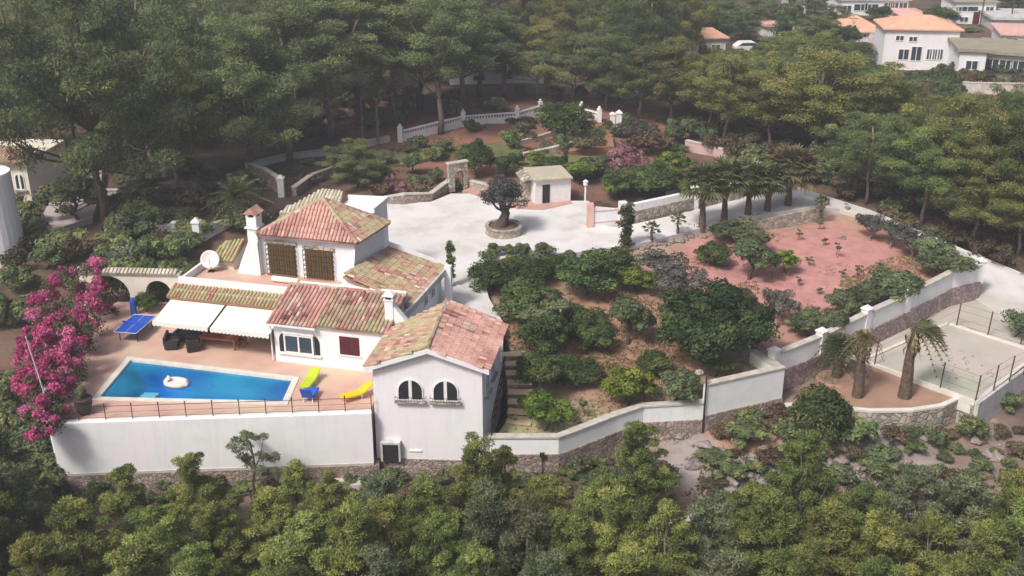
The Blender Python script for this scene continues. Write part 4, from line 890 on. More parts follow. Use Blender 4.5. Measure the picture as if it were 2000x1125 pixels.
low_wall('pale low wall behind the arched gateway garden', [(205, 440), (300, 446), (345, 446)], .4, M['plaster_old'])
low_wall('short mossy wall under the big pine trunks', [(205, 365), (260, 364), (330, 366)], .4, M['plaster_old'])
def balustrade(label, pts, h, grp=None):
    p3 = [W(a, c_, 0) for a, c_ in pts]; p3 = [Vector((p.x, p.y, ground_at(p.x, p.y))) for p in p3]
    t = thing('boundary_wall', p3[0], label, 'wall', 'white boundary walls at the back'); xy = [p[:2] for p in p3]; z = [p.z for p in p3]
    MB().wallpath(xy, [k - .8 for k in z], [k + h * .62 for k in z], .3).build('wall', M['plaster'], t)
    MB().wallpath(xy, [k + h * .9 for k in z], [k + h for k in z], .34).build('rail', M['plaster'], t)
    b = MB()
    for i in range(len(p3) - 1):
        n = int((p3[i + 1] - p3[i]).length / .32)
        for k in range(n): p = p3[i].lerp(p3[i + 1], (k + .5) / n); b.lathe([(.05, h * .62), (.09, h * .7), (.05, h * .82), (.07, h * .9)], 6, frame(p, 0))
    b.build('balusters', M['plaster'], t)
    for p in p3: b = MB(); b.box(-.25, .25, -.25, .25, -.6, h + .35, frame(p, 0)); b.lathe([(.3, h + .35), (.3, h + .43), (.12, h + .5), (.18, h + .62), (.05, h + .75)], 8, frame(p, 0)); b.build('pillar', M['white'], t)
    return t
balustrade('white balustrade wall running up from the telegraph posts to the red bank', [(782, 276), (905, 250), (1010, 240), (1055, 232)], 1.15)
balustrade('short white balustrade behind the fig bush by the upper gate', [(1135, 232), (1170, 238)], 1.0)
low_wall('pink washed sloping wall along the lane behind the palms', [(1340, 285), (1395, 298), (1450, 315), (1500, 342), (1548, 372)], [.95, .9, .85, .8, .7], mat('pink_plaster', (.55, .38, .38), (.48, .32, .32), .8, .85))
low_wall('brown topped fence wall with a white end behind the mossy wall', [(492, 345), (520, 356), (548, 372)], 1.4, M['stone_pink'])
for (a, c_, t_), l in (((550, 378, 340), 'tall white gate pillar by the brown topped fence wall'), ((386, 466, 424), 'white gate pillar standing beside the curved white wall'), ((343, 446, 431), 'stubby white pillar at the end of the pale low wall'), ((1196, 244, 218), 'white gate pillar at the top gate, the shorter of the pair'), ((1208, 250, 214), 'white gate pillar at the top gate, the taller of the pair')):
    p = W(a, c_, 0); p.z = ground_at(p.x, p.y); h = ztop(p.y, t_) - p.z; g = thing('gate_pillar', p, l, 'pillar', 'white gate pillars'); Mx = frame(p, 0)
    b = MB(); b.box(-.27, .27, -.27, .27, -.3, h * .8, Mx); b.build('shaft', M['white'], g); b = MB(); b.box(-.34, .34, -.34, .34, h * .8, h * .86, Mx); b.add([(-.3, -.3, h * .86), (.3, -.3, h * .86), (.3, .3, h * .86), (-.3, .3, h * .86), (0, 0, h)], [(0, 1, 4), (1, 2, 4), (2, 3, 4), (3, 0, 4)], Mx); b.build('cap', M['white'], g)
low_wall('curved white wall running back from the pillar to the palm behind the villa', [(390, 462), (420, 445), (450, 432), (475, 428)], [1.0, .8, .6, .5], M['plaster'])
for a, c_, t_, l in ((709, 276, 186, 'bare grey wooden post in the wood, the one farther from the olive planter'), (739, 284, 190, 'bare grey wooden post in the wood, the one nearer the white balustrade')):
    p = W(a, c_, 0); p.z = ground_at(p.x, p.y); zt_ = ztop(p.y, t_); g = thing('utility_post', p, l, 'post'); b = MB(); b.tube([p - dz * .3, Vector((p.x, p.y, zt_))], [.15, .11], 8); b.build('shaft', M['bark_grey'], g)
    b = MB(); b.tube([Vector((p.x, p.y, zt_)), Vector((p.x, p.y, zt_ + .12))], [.13, .13], 8); b.build('cap', M['iron'], g)

# ------------------------------------------------------------------ vegetation
def unit(n): v = rng.normal(size=(n, 3)); return v / np.linalg.norm(v, axis=1, keepdims=True)
def leaves(name, c, nrm, size, tone, m, asp=.55, needle=False):
    n = len(c)
    t = np.cross(nrm, unit(n))
    if needle: t /= np.linalg.norm(t, axis=1, keepdims=True) + 1e-9; sd_ = np.cross(nrm, t); t = t + float(needle) * nrm; nrm = np.cross(t, sd_); nrm /= np.linalg.norm(nrm, axis=1, keepdims=True) + 1e-9
    t /= np.linalg.norm(t, axis=1, keepdims=True) + 1e-9; b = np.cross(nrm, t)
    s = size[:, None]; k = .25 * nrm * s
    V4 = np.stack([c + t * s, c + b * s * asp - k, c - t * s, c - b * s * asp - k], 1).reshape(-1, 3)
    me = bpy.data.meshes.new(name); me.vertices.add(4 * n); me.vertices.foreach_set('co', V4.astype(np.float32).ravel())
    me.loops.add(4 * n); me.loops.foreach_set('vertex_index', np.arange(4 * n, dtype=np.int32))
    me.polygons.add(n); me.polygons.foreach_set('loop_start', np.arange(0, 4 * n, 4, dtype=np.int32))
    me.update(calc_edges=True)
    a = me.attributes.new('tone', 'FLOAT', 'FACE'); a.data.foreach_set('value', np.clip(tone, 0, 1).astype(np.float32))
    me.materials.append(m); return me
def puffs(P, Rd, per, size, jit=.8, low=.45, ptone=.18, tight=.35):
    """P: puff centres, Rd: radii (n,3); leaves sit round each puff, few on its underside"""
    C, Nn, T, Sz = [], [], [], []
    for p, r in zip(P, Rd):
        d = unit(per); d[:, 2] = np.where((d[:, 2] < -.15) & (rng.random(per) > low), -d[:, 2], d[:, 2])
        k = rng.random((per, 1)) ** tight * (1 + (.18 if tight > .3 else .09) * rng.normal(size=(per, 1)))
        C.append(p + d * r * k); q = d / r * r.mean() + jit * unit(per); Nn.append(q / np.linalg.norm(q, axis=1, keepdims=True))
        T.append(np.full(per, .5 + ptone * rng.normal()) + .13 * rng.normal(size=per)); Sz.append(size * (.6 + .8 * rng.random(per)))
    return np.concatenate(C), np.concatenate(Nn), np.concatenate(Sz), np.concatenate(T)
PROTO = {}
def proto(kind, name, crown, trunk, trunk_m, h, wd, crown_name='crown'):
    PROTO.setdefault(kind, []).append((name, crown, trunk, trunk_m, h, wd, crown_name))
def trunk_mesh(h, r, lean=0.0, limbs=(), forks=()):
    b = MB(); pts = [(lean * (k / 6) ** 2 * h + .12 * math.sin(k * 1.7) * (k > 0), .1 * math.sin(k * 2.3) * (k > 0), -.4 + (h + .4) * k / 6) for k in range(7)]
    b.tube(pts, [r * (1.15 - .75 * k / 6) for k in range(7)], 7)
    for p in limbs:
        i = random.randint(3, 5); s = Vector(pts[i]); e = Vector(p)
        if e.z < s.z: s = Vector(pts[2])
        m_ = s.lerp(e, .55) + Vector((0, 0, -.12 * (e - s).length)); b.tube([s, m_, e], [r * .42, r * .28, r * .1], 5)
    return b.mesh('trunk', None, smooth=True)
def set_mat(me, m): me.materials.clear(); me.materials.append(m); return me
def make_pine(kind, m, h, wd, c0, n, pr, per, size, flat=.62, seed=0, lean=.0, tier=False, low=.3, tilt=1.0):
    """n limbs leave the stem between c0 and the top; each carries a few needle tufts, smaller towards its tip"""
    global rng; rng = np.random.default_rng(seed); random.seed(seed)
    P, Rd, tips = [], [], []; asym = [rng.uniform(.72, 1.15) for _ in range(7)]
    for i in range(n):
        t = ((i + rng.random()) / n) ** .92; an = i * 2.4 + rng.normal() * .35
        env = (1 - t) ** .6 * .97 + .06 if tier else math.sqrt(max(0.02, 1 - ((t - .34) / .68) ** 2))
        ln = wd / 2 * env * np.interp(an % (2 * math.pi), np.linspace(0, 2 * math.pi, 8), asym + asym[:1]) * rng.uniform(.72, 1.2)
        z0 = c0 + (h - c0) * t * .86; rise = rng.uniform(.12, .42) * ln + (.10 * h if t > .85 else 0)
        k = max(2, int(ln / (pr * 1.05))); sx = lean * t * h * .4
        for q in range(k):
            f = (q + 1) / k; f = .25 + .75 * f if k > 2 else .4 + .6 * f
            p = np.array([sx + math.cos(an) * ln * f, math.sin(an) * ln * f, min(z0 + rise * f * f, h - pr * .3)]) + rng.normal(size=3) * pr * .28
            s_ = pr * rng.uniform(.72, 1.2) * (1.12 - .34 * f); P.append(p); Rd.append(np.array([s_ * 1.12, s_ * 1.12, s_ * flat]))
        tips.append(tuple(P[-1] - np.array([0, 0, .1])))
    P.append(np.array([lean * h * .4, 0, h - pr * .6])); Rd.append(np.array([pr * .7] * 3))
    c, nn, sz, tn = puffs(P, Rd, per, size, jit=.55, low=low, ptone=.17, tight=.3)
    cr = leaves('crown', c, nn, sz, tn, m, .28, tilt)
    tr = set_mat(trunk_mesh(h * .88, .0145 * h, lean * .3, tips[::2]), M['bark'] if seed % 2 else M['bark_grey'])
    proto(kind, 'pine_tree', cr, tr, None, h, wd)
for s in range(4): make_pine('big', M['pine_dark'], 13, 9.6, 4.2 - .3 * s, 36, 1.02, 330, .125, flat=.8, seed=20 + s, lean=(.0, .05, -.06, .03)[s])
for s in range(3): make_pine('warm', M['pine_warm'], 11, 8.2, 3.7, 36, .84, 310, .115, flat=.84, seed=30 + 2 * s, lean=(.04, 0, -.04)[s])
for s in range(3): make_pine('tall', M['pine_dark'], 14, 7.4, 6.4, 28, .95, 330, .125, flat=.76, seed=40 + s, lean=(.03, -.03, 0)[s])
for s in range(6): make_pine('young', M['pine'], 7, 4.9, .5, 42, .42, 250, .085, flat=.85, seed=50 + s, tier=True, tilt=1.3, lean=(.0, .08, -.08, .04, -.05, 0)[s])
for s in range(3): make_pine('slim', M['pine'], 7, 3.6, .7, 34, .38, 250, .085, flat=.85, seed=60 + s, tier=True, tilt=1.3, lean=(0, .07, -.06)[s])
for s in range(2): make_pine('grey', M['pine_grey'], 7, 4.6, .5, 40, .42, 250, .085, flat=.8, seed=65 + s, tier=True, tilt=1.3)
make_pine('wisp', M['pine_grey'], 6, 2.2, 2.8, 9, .30, 170, .075, flat=.8, seed=69)
def make_round(kind, name, m, h, wd, c0, n, pr, per, size, seed, trunk_r=.07, ptone=.2, bark=None, jit=.65, col=False):
    global rng; rng = np.random.default_rng(seed); random.seed(seed); P, Rd = [], []
    asym = [rng.uniform(.8, 1.1) for _ in range(7)]
    for i in range(n):
        d = unit(1)[0]; d[2] = abs(d[2]) * 1.0 - .35 * (rng.random() < .4); k = rng.random() ** .4 * .86
        an = math.atan2(d[1], d[0]) % (2 * math.pi); k *= np.interp(an, np.linspace(0, 2 * math.pi, 8), asym + asym[:1])
        P.append(np.array([d[0] * k * wd / 2, d[1] * k * wd / 2, c0 + (h - c0) * ((i + .5) / n if col else .36 + .58 * d[2] * k)]) * ((.75 + .25 * math.sin(3.1 * i / n), .75 + .25 * math.sin(3.1 * i / n), 1) if col else (1, 1, 1))); s = pr * rng.uniform(.7, 1.3); Rd.append(np.array([s, s, s * .9]))
    c, nn, sz, tn = puffs(P, Rd, per, size, jit=jit, low=.42, ptone=ptone, tight=.22); cr = leaves('crown', c, nn, sz, tn, m)
    tr = set_mat(trunk_mesh(h * .6, trunk_r, 0, [tuple(p) for p in P[::max(1, n // 8)]]), bark or M['bark'])
    proto(kind, name, cr, tr, None, h, wd)
for s in range(3): make_round('citrus', 'fruit_tree', M['citrus'], 3, 3, .4, 46, .46, 170, .085, 70 + s)
for s in range(2): make_round('bright', 'lemon_tree', M['bright'], 2.6, 2.4, .5, 28, .36, 130, .095, 75 + s)
make_round('ficus', 'broadleaf_tree', M['ficus'], 6.4, 7.4, .6, 110, .72, 240, .12, 80, .22)
for s in range(2): make_round('olive', 'olive_tree', M['olive'], 3.2, 3, 1.0, 26, .40, 110, .085, 83 + s, .1, bark=M['bark_grey'])
for s in range(2): make_round('sage', 'carob_tree', M['sage'], 3.2, 3.2, .5, 32, .46, 130, .11, 86 + s, .1)
make_round('ancient', 'ancient_olive_tree', M['ancient'], 4.4, 2.9, 1.5, 52, .40, 170, .075, 89, .34, bark=M['bark'])
for s in range(3): make_round('bush', 'bush', M['sage'], 1.3, 1.7, .1, 18, .3, 90, .085, 91 + s, .04)
for s in range(3): make_round('brush', 'dry_bush', M['brush'], 1.3, 1.8, .08, 16, .3, 70, .09, 95 + s, .03)
for s in range(2): make_round('darkbush', 'dark_bush', M['pine_dark'], 1.4, 1.8, .1, 20, .32, 100, .09, 98 + s, .04)
make_round('pinkbush', 'flowering_bush', M['blossom_pale'], 2.2, 3, .3, 30, .42, 120, .09, 101, .06)
for s in range(2): make_round('sapling', 'sapling', M['sage'], 1.5, .9, .4, 9, .15, 34, .06, 103 + s, .018)
make_round('yellow', 'yellow_bush', M['bright'], 2.6, 2.2, .2, 22, .34, 110, .10, 106, .05)
make_round('column', 'cypress', M['citrus'], 4, 1.1, .3, 40, .26, 90, .08, 107, .07, col=True)
WIDER = {'citrus': 1.28, 'ficus': 1.18, 'sage': 1.22, 'bright': 1.22, 'olive': 1.25, 'yellow': 1.2, 'big': 1.12, 'warm': 1.15, 'young': 1.1, 'slim': 1.15, 'column': 1.3, 'ancient': 1.25, 'grey': 1.15, 'pinkbush': 1.2}
TREES = []
def plant(kind, p, h, wd, label, cat, group=None, var=None, rot=None):
    lst = PROTO[kind]; v = (var if var is not None else random.randrange(len(lst))) % len(lst)
    name, cr, tr, tm, nh, nw, cn = lst[v]
    o = thing(name, p, label, cat, group); o.rotation_euler = (0, 0, random.uniform(0, 6.28) if rot is None else rot); f_ = WIDER.get(kind, 1.1); o.scale = (wd / nw * f_, wd / nw * f_, h / nh)
    link(bpy.data.objects.new('trunk', tr), o); link(bpy.data.objects.new(cn, cr), o); TREES.append((p.x, p.y, wd)); return o
def tree(kind, bx, by, topy, wpx, label, cat='tree', group=None, **k):
    p = Gp(bx, by); h = max(.3, ztop(p.y, topy) - p.z); wd = wpx / FOC * depth(p.x, p.y, p.z + h * .6); return plant(kind, p, h, wd, label, cat, group, **k)
random.seed(5)
# front pines below the wall: (foot x, foot y, top y, width)
gF = 'young pines on the slope below the white wall'
fr_ = [('grey', 40, 1120, 838, 190, 'grey green pine at the left end below the patio wall corner'), ('young', -10, 1180, 880, 200, 'pine cut by the picture edge below the bougainvillea'),
 ('slim', 255, 1080, 918, 130, 'small yellowish pine in front of the brown stone strip'), ('young', 395, 1075, 893, 150, 'pine with its top against the white wall under the pool'),
 ('slim', 590, 1080, 900, 110, 'dark narrow pine just after the broken crooked pine'), ('young', 660, 1110, 928, 150, 'pine under the end of the stone strip'),
 ('grey', 745, 1105, 925, 160, 'pine below the cellar door of the front wing'), ('young', 840, 1130, 940, 170, 'broad pine below the front wing corner'),
 ('young', 935, 1100, 862, 170, 'tall pine rising before the front wing corner'), ('slim', 985, 1060, 868, 90, 'slim pine touching the bend of the low white wall'),
 ('young', 1060, 1130, 935, 170, 'pine in front of the little wall lamp'), ('young', 1150, 1140, 950, 150, 'pine between the wall lamp and the tall rounded pine'),
 ('young', 1238, 1030, 828, 158, 'tall rounded pine standing alone in front of the low white wall'), ('young', 1555, 1075, 845, 170, 'tall pine on the rocky slope with its top by the palm bed'),
 ('young', 1440, 1110, 950, 150, 'pine in front of the pale rocks'), ('young', 1660, 1130, 950, 170, 'pine below the dark bushy tree'), ('grey', 1770, 1110, 915, 150, 'thin pine below the curved bed wall'),
 ('grey', 1850, 1130, 930, 190, 'spreading pine below the court wall'), ('young', 1985, 1110, 870, 160, 'pine at the picture edge below the court wall'), ('young', 1935, 1150, 950, 150, 'pine near the picture edge on the slope below the court')]
for k, a, b_, c_, d_, l in fr_: tree(k, a, b_, c_, d_, l, 'pine tree', gF)
lab = 'young yellow green pine in the lowest row of the thicket below the villa'
for a, b_, c_, d_ in [(180, 1200, 985, 190), (330, 1215, 990, 190), (440, 1190, 985, 170), (540, 1180, 960, 160), (110, 1270, 1050, 190), (270, 1290, 1075, 190), (400, 1290, 1070, 170), (620, 1230, 1000, 180), (700, 1260, 985, 190),
   (770, 1220, 975, 190), (860, 1240, 1010, 170), (960, 1200, 960, 190), (1030, 1220, 990, 180), (1110, 1230, 1010, 190), (1200, 1210, 960, 180), (1290, 1220, 985, 170), (1370, 1200, 985, 170), (1480, 1220, 965, 190),
   (1590, 1220, 985, 200), (1700, 1240, 1010, 190), (1790, 1230, 1010, 180), (1890, 1250, 1030, 190), (1970, 1230, 990, 180), (560, 1300, 1080, 170), (760, 1310, 1075, 190), (920, 1320, 1075, 190), (1060, 1310, 1085, 180), (1230, 1310, 1070, 190), (1400, 1310, 1075, 190),
   (1540, 1310, 1070, 190), (1680, 1320, 1090, 190), (1830, 1320, 1090, 190), (1980, 1330, 1075, 190), (-60, 1250, 960, 200), (2060, 1250, 960, 200)]:
    tree(random.choice(['young', 'young', 'slim', 'grey']), a, b_, c_, d_, lab, 'pine tree', 'lowest row of pines below the villa')
tree('wisp', 505, 1010, 846, 85, 'broken crooked pine with bare pale branches in front of the white wall', 'pine tree', gF)
p = Gp(505, 1010); b = MB()
for s in ((-.9, .2, 1.2), (-.6, -.3, .7), (.9, -.2, .9), (.7, .1, 1.5), (1.2, -.3, .3)): b.tube([p + Vector((0, 0, .2)), p + Vector((s[0] * .5, s[1], s[2] * .8 + .3)), p + Vector((s[0] * 1.3, s[1] * 1.4 - .3, s[2]))], [.08, .06, .03], 5)
single(b, 'dead_branches', M['rock'], p, 'bare pale broken branches at the foot of the crooked pine', 'branches')

# woods behind
gW = 'big pines at the front of the wood'
for k, a, b_, c_, d_, l in [('big', 205, 450, -30, 330, 'huge dark pine towering over the arched gateway'), ('big', 60, 340, -30, 270, 'dark pine over the white house at the picture edge'), ('warm', 345, 375, 115, 200, 'pine with a rounded low crown beside the huge dark pine'),
  ('big', 490, 345, 50, 230, 'dark pine with a leaning trunk behind the brown topped fence wall'), ('tall', 565, 315, 20, 220, 'tall pine with a straight bare trunk beside the brown topped fence wall'), ('big', 300, 330, -60, 260, 'dark pine rising behind the huge dark pine'),
  ('tall', 645, 275, 0, 230, 'dark pine at the end of the mossy low wall'), ('tall', 700, 245, -30, 230, 'tall pine just behind the two bare posts'), ('warm', 770, 240, -10, 200, 'warm toned pine behind the first stretch of white balustrade'),
  ('tall', 860, 262, 5, 190, 'pine with a thick dark trunk crossing the white balustrade'), ('tall', 822, 215, 20, 190, 'pine with a thin bent trunk behind the balustrade'), ('tall', 905, 205, 10, 180, 'pine in front of the pale wall glimpsed through the wood, the nearest of four'),
  ('tall', 938, 190, 20, 165, 'pine with a forked trunk in front of the pale wall in the wood'), ('tall', 985, 190, 40, 150, 'pine with a slender trunk in front of the pale wall in the wood'), ('warm', 1050, 195, 55, 150, 'brownish pine behind the balustrade end'),
  ('big', 1120, 205, 70, 170, 'dark pine behind the fig bush'), ('big', 1185, 215, 65, 150, 'dark pine behind the top gate pillars'), ('big', 1250, 235, 90, 160, 'dark dense pine just after the top gate pillars'), ('warm', 1310, 240, 90, 150, 'brownish pine at the head of the lane'),
  ('warm', 1415, 285, 112, 140, 'pine with a straight pale trunk above the pink wall'), ('warm', 1385, 262, 112, 120, 'olive toned pine with a pale trunk beyond the pink wall'), ('warm', 1590, 320, 105, 240, 'large rounded olive green pine dominating the wood behind the palms'), ('warm', 1500, 292, 150, 140, 'pine between the pink wall and the large rounded pine'),
  ('warm', 1665, 330, 165, 170, 'green pine joined to the right side of the large rounded pine'), ('big', 1690, 400, 225, 150, 'bluish dark pine above the road bend'), ('young', 1760, 392, 205, 150, 'bright green pine over the road bend'),
  ('warm', 1800, 440, 250, 170, 'pine with a bare grey leaning trunk beside the road'), ('warm', 1865, 420, 195, 190, 'leafy pine behind the leaning grey trunk'), ('warm', 1925, 460, 225, 190, 'full dark green pine above the road'), ('warm', 1990, 470, 215, 200, 'dark green pine cut by the picture edge above the road'), ('warm', 1900, 480, 330, 170, 'low pine at the road edge'), ('warm', 1985, 500, 330, 150, 'low pine at the picture edge by the road'),
  ('warm', 1545, 215, 75, 170, 'olive pine beyond the large rounded pine'), ('warm', 1470, 205, 112, 140, 'brownish pine between the wood and the houses'), ('warm', 1705, 240, 142, 140, 'grey green pine below the peach roofed house'), ('young', 1625, 150, 78, 120, 'deep green leafy tree beside the peach roofed house'), ('young', 1540, 140, 62, 130, 'deep green leafy tree before the white garage'),
  ('warm', 1765, 270, 190, 130, 'sparse grey pine under the red soil clearing'), ('warm', 1845, 285, 205, 130, 'low brownish pine at the edge of the red soil clearing')]:
    tree(k, a, b_, c_, d_, l, 'pine tree', gW)
random.seed(11)
KEEP = [(p[0], p[1]) for p in [W(a, b_, 0) for a, b_ in [(1320, 120), (1420, 175), (1500, 220), (1800, 330), (2060, 460), (2100, 160), (2100, -40), (1250, -40), (1260, 60)]]]
def region_fill(x0, x1, y0, y1, kinds, n, dmin, hr, wr, label, cat, group, okf=None):
    k = t = 0
    while k < n and t < n * 60:
        t += 1; a = random.uniform(x0, x1); b_ = y0 + (y1 - y0) * random.random()
        if okf and not okf(a, b_): continue
        p = Gp(a, b_) if y0 > 700 else W(a, b_, 0)
        if y0 > 700 and p.z > -2.95: continue
        if any((p.x - q[0]) ** 2 + (p.y - q[1]) ** 2 < dmin ** 2 for q in TREES): continue
        p.z = ground_at(p.x, p.y); plant(random.choice(kinds), p, random.uniform(*hr), random.uniform(*wr), label, cat, group); k += 1
region_fill(-250, 640, -40, 300, ['big', 'big', 'tall', 'warm'], 62, 4.4, (11.5, 14.5), (7.5, 10), 'dark pine deep in the wood at the upper left of the photo', 'pine tree', 'pines deep in the dark wood', lambda a, b_: b_ < 330 - max(0, a - 0) * .06)
region_fill(640, 1330, -60, 185, ['big', 'warm', 'tall', 'warm', 'big'], 70, 4.6, (10, 13), (6.5, 9), 'mixed green and brownish pine in the middle of the wood behind the estate', 'pine tree', 'pines in the middle wood', lambda a, b_: not (830 < a < 1080 and b_ > 118))
region_fill(1330, 1760, 165, 270, ['warm', 'warm', 'big'], 14, 5, (5, 7.5), (5, 7), 'olive green pine in the belt between the estate and the houses', 'pine tree', 'pines in the belt before the houses', lambda a, b_: b_ > 208 and (a < 1640 or b_ > 225))
region_fill(1330, 1860, 118, 215, ['bush', 'sage', 'brush', 'citrus'], 60, 2.3, (1.4, 3.0), (2.4, 4.2), 'low green shrub on the ground before the houses', 'shrub', 'shrubs before the houses', lambda a, b_: not (1700 < a and b_ < 140))
region_fill(1650, 2080, 290, 470, ['warm', 'warm', 'big'], 22, 3.6, (5, 7.5), (4.5, 6.5), 'green pine in the wood above the road', 'pine tree', 'pines above the road', lambda a, b_: b_ < 290 + (a - 1560) * .42)
region_fill(1340, 2000, 205, 470, ['brush', 'brush', 'bush', 'darkbush'], 75, 1.7, (1.2, 2.6), (2, 3.4), 'dry brown bush under the pines beside the lane', 'bush', 'undergrowth bushes beside the lane', lambda a, b_: 285 + (a - 1340) * .30 - 45 < b_ < 278 + (a - 1340) * .33)
region_fill(480, 1340, 180, 290, ['brush', 'darkbush', 'brush'], 50, 1.8, (.9, 2.2), (1.8, 3), 'dull brown bush on the floor of the pine wood', 'bush', 'bushes on the wood floor', lambda a, b_: b_ < 300 - (a - 480) * .14)
region_fill(-50, 480, 330, 520, ['darkbush', 'bush', 'brush', 'darkbush'], 42, 2.0, (1.2, 2.6), (2.2, 3.6), 'dark shrub in the shade under the huge pine', 'shrub', 'shrubs under the huge pine', lambda a, b_: not (b_ > 505 and a > 180) and not (50 < a < 215 and b_ < 480) and not (a > 380 and b_ > 440))
region_fill(-120, 60, 540, 860, ['darkbush', 'bush'], 16, 2.0, (1.8, 3), (2.4, 3.6), 'dark shrub behind the bougainvillea', 'shrub', 'shrubs behind the bougainvillea')

# orchard and gardens: (kind, foot x, foot y, top y, width, label, category)
random.seed(21)
gO = 'trees in the orchard'
for k, a, b_, c_, d_, l in [
 ('ficus', 1385, 712, 545, 235, 'very large dense dark broadleaf tree filling the middle of the garden'),
 ('citrus', 965, 570, 500, 95, 'dark fruit tree at the driveway corner of the orchard'), ('citrus', 1025, 555, 502, 90, 'dark fruit tree second along the driveway edge'), ('citrus', 1080, 535, 500, 70, 'small dark fruit tree in the gap along the driveway edge'),
 ('citrus', 1145, 580, 488, 105, 'round fruit tree with a green top beside the small lemon tree'), ('citrus', 1200, 545, 485, 80, 'fruit tree with yellowish leaves nearest the tall dark shrub'), ('bright', 1243, 572, 520, 66, 'small bright lemon tree on the bare pink soil'),
 ('citrus', 1028, 640, 548, 104, 'dark fruit tree by the driveway strip above the stair'), ('citrus', 1060, 620, 560, 90, 'fruit tree in the second row behind the stair'), ('sage', 1070, 660, 570, 100, 'greyish fruit tree in the third row by the stair'), ('citrus', 1062, 695, 610, 90, 'dark fruit tree standing over the stair foot'),
 ('citrus', 1140, 660, 597, 95, 'dark spreading fruit tree above the little bare circle'), ('sage', 1228, 670, 570, 100, 'greyish leafy tree touching the large dark tree'), ('citrus', 1162, 685, 632, 70, 'small fruit tree alone on a bare circle of soil'),
 ('citrus', 1052, 755, 690, 80, 'dark low fruit tree next to the stair bottom'), ('citrus', 1102, 757, 692, 82, 'dark low fruit tree second from the stair bottom'), ('citrus', 1140, 757, 700, 70, 'dark low fruit tree before the bright lemon tree'),
 ('bright', 1225, 795, 708, 86, 'bright yellow green lemon tree in the lower orchard'), ('yellow', 1068, 845, 758, 92, 'feathery yellow green bush inside the bend of the low white wall'), ('sage', 1320, 790, 715, 90, 'grey green tree just inside the low white wall'), ('citrus', 1275, 735, 690, 70, 'green shrub tree in front of the large dark tree'),
 ('yellow', 1400, 735, 685, 62, 'yellow leaved bush in the corner of the white walls'), ('olive', 1290, 560, 485, 95, 'grey olive tree behind the small bright lemon tree'), ('olive', 1330, 600, 520, 90, 'grey olive tree at the shoulder of the large dark tree'),
 ('sage', 1440, 480, 428, 100, 'carob like tree under the palm row, the upper of two touching trees'), ('sage', 1465, 545, 455, 105, 'carob like tree under the palm row, the lower of two touching trees'), ('citrus', 1395, 520, 470, 60, 'small dark tree under the first tall palms'), ('bright', 1533, 535, 485, 45, 'thin young lemon tree on the red soil'),
 ('sage', 1735, 590, 520, 110, 'grey green tree by the long white wall with a wide crown'), ('sage', 1640, 625, 562, 85, 'grey green tree by the long white wall, middle of its line'), ('sage', 1575, 660, 595, 80, 'low grey tree by the long white wall beside the large dark tree'), ('sage', 1622, 660, 595, 55, 'dark upright tree leaning over the long white wall'), ('sage', 1840, 545, 480, 90, 'grey green tree near the road corner of the red garden'),
 ('sage', 1690, 610, 540, 80, 'yellowish grey tree in the dry grass by the long white wall'), ('olive', 1520, 640, 560, 70, 'thin grey shrub at the edge of the pink red soil'),
 ('olive', 1700, 470, 415, 60, 'small grey olive by the road, nearest the driveway'), ('olive', 1740, 485, 430, 62, 'small grey olive by the road, second from the driveway'), ('olive', 1780, 503, 440, 66, 'small grey olive by the road, third from the driveway'), ('sage', 1820, 520, 455, 66, 'small grey olive by the road, nearest the road corner'),
 ('citrus', 1450, 600, 560, 50, 'small dark shrub tree behind the large dark tree')]:
    tree(k, a, b_, c_, d_, l, 'tree', gO)
gS = 'saplings on the red soil'
for i, (a, b_, c_) in enumerate([(1580, 520, 500), (1635, 505, 470), (1600, 450, 425), (1675, 545, 515), (1645, 545, 525), (1610, 480, 462), (1560, 560, 540), (1560, 470, 447), (1140, 815, 775), (1710, 560, 535), (1720, 530, 510), (1600, 575, 560)]):
    tree('sapling', a, b_, c_, 20, 'tiny sapling in the lower orchard beside the yellow bush' if a == 1140 else 'tiny thin sapling on the open red soil', 'sapling', gS)
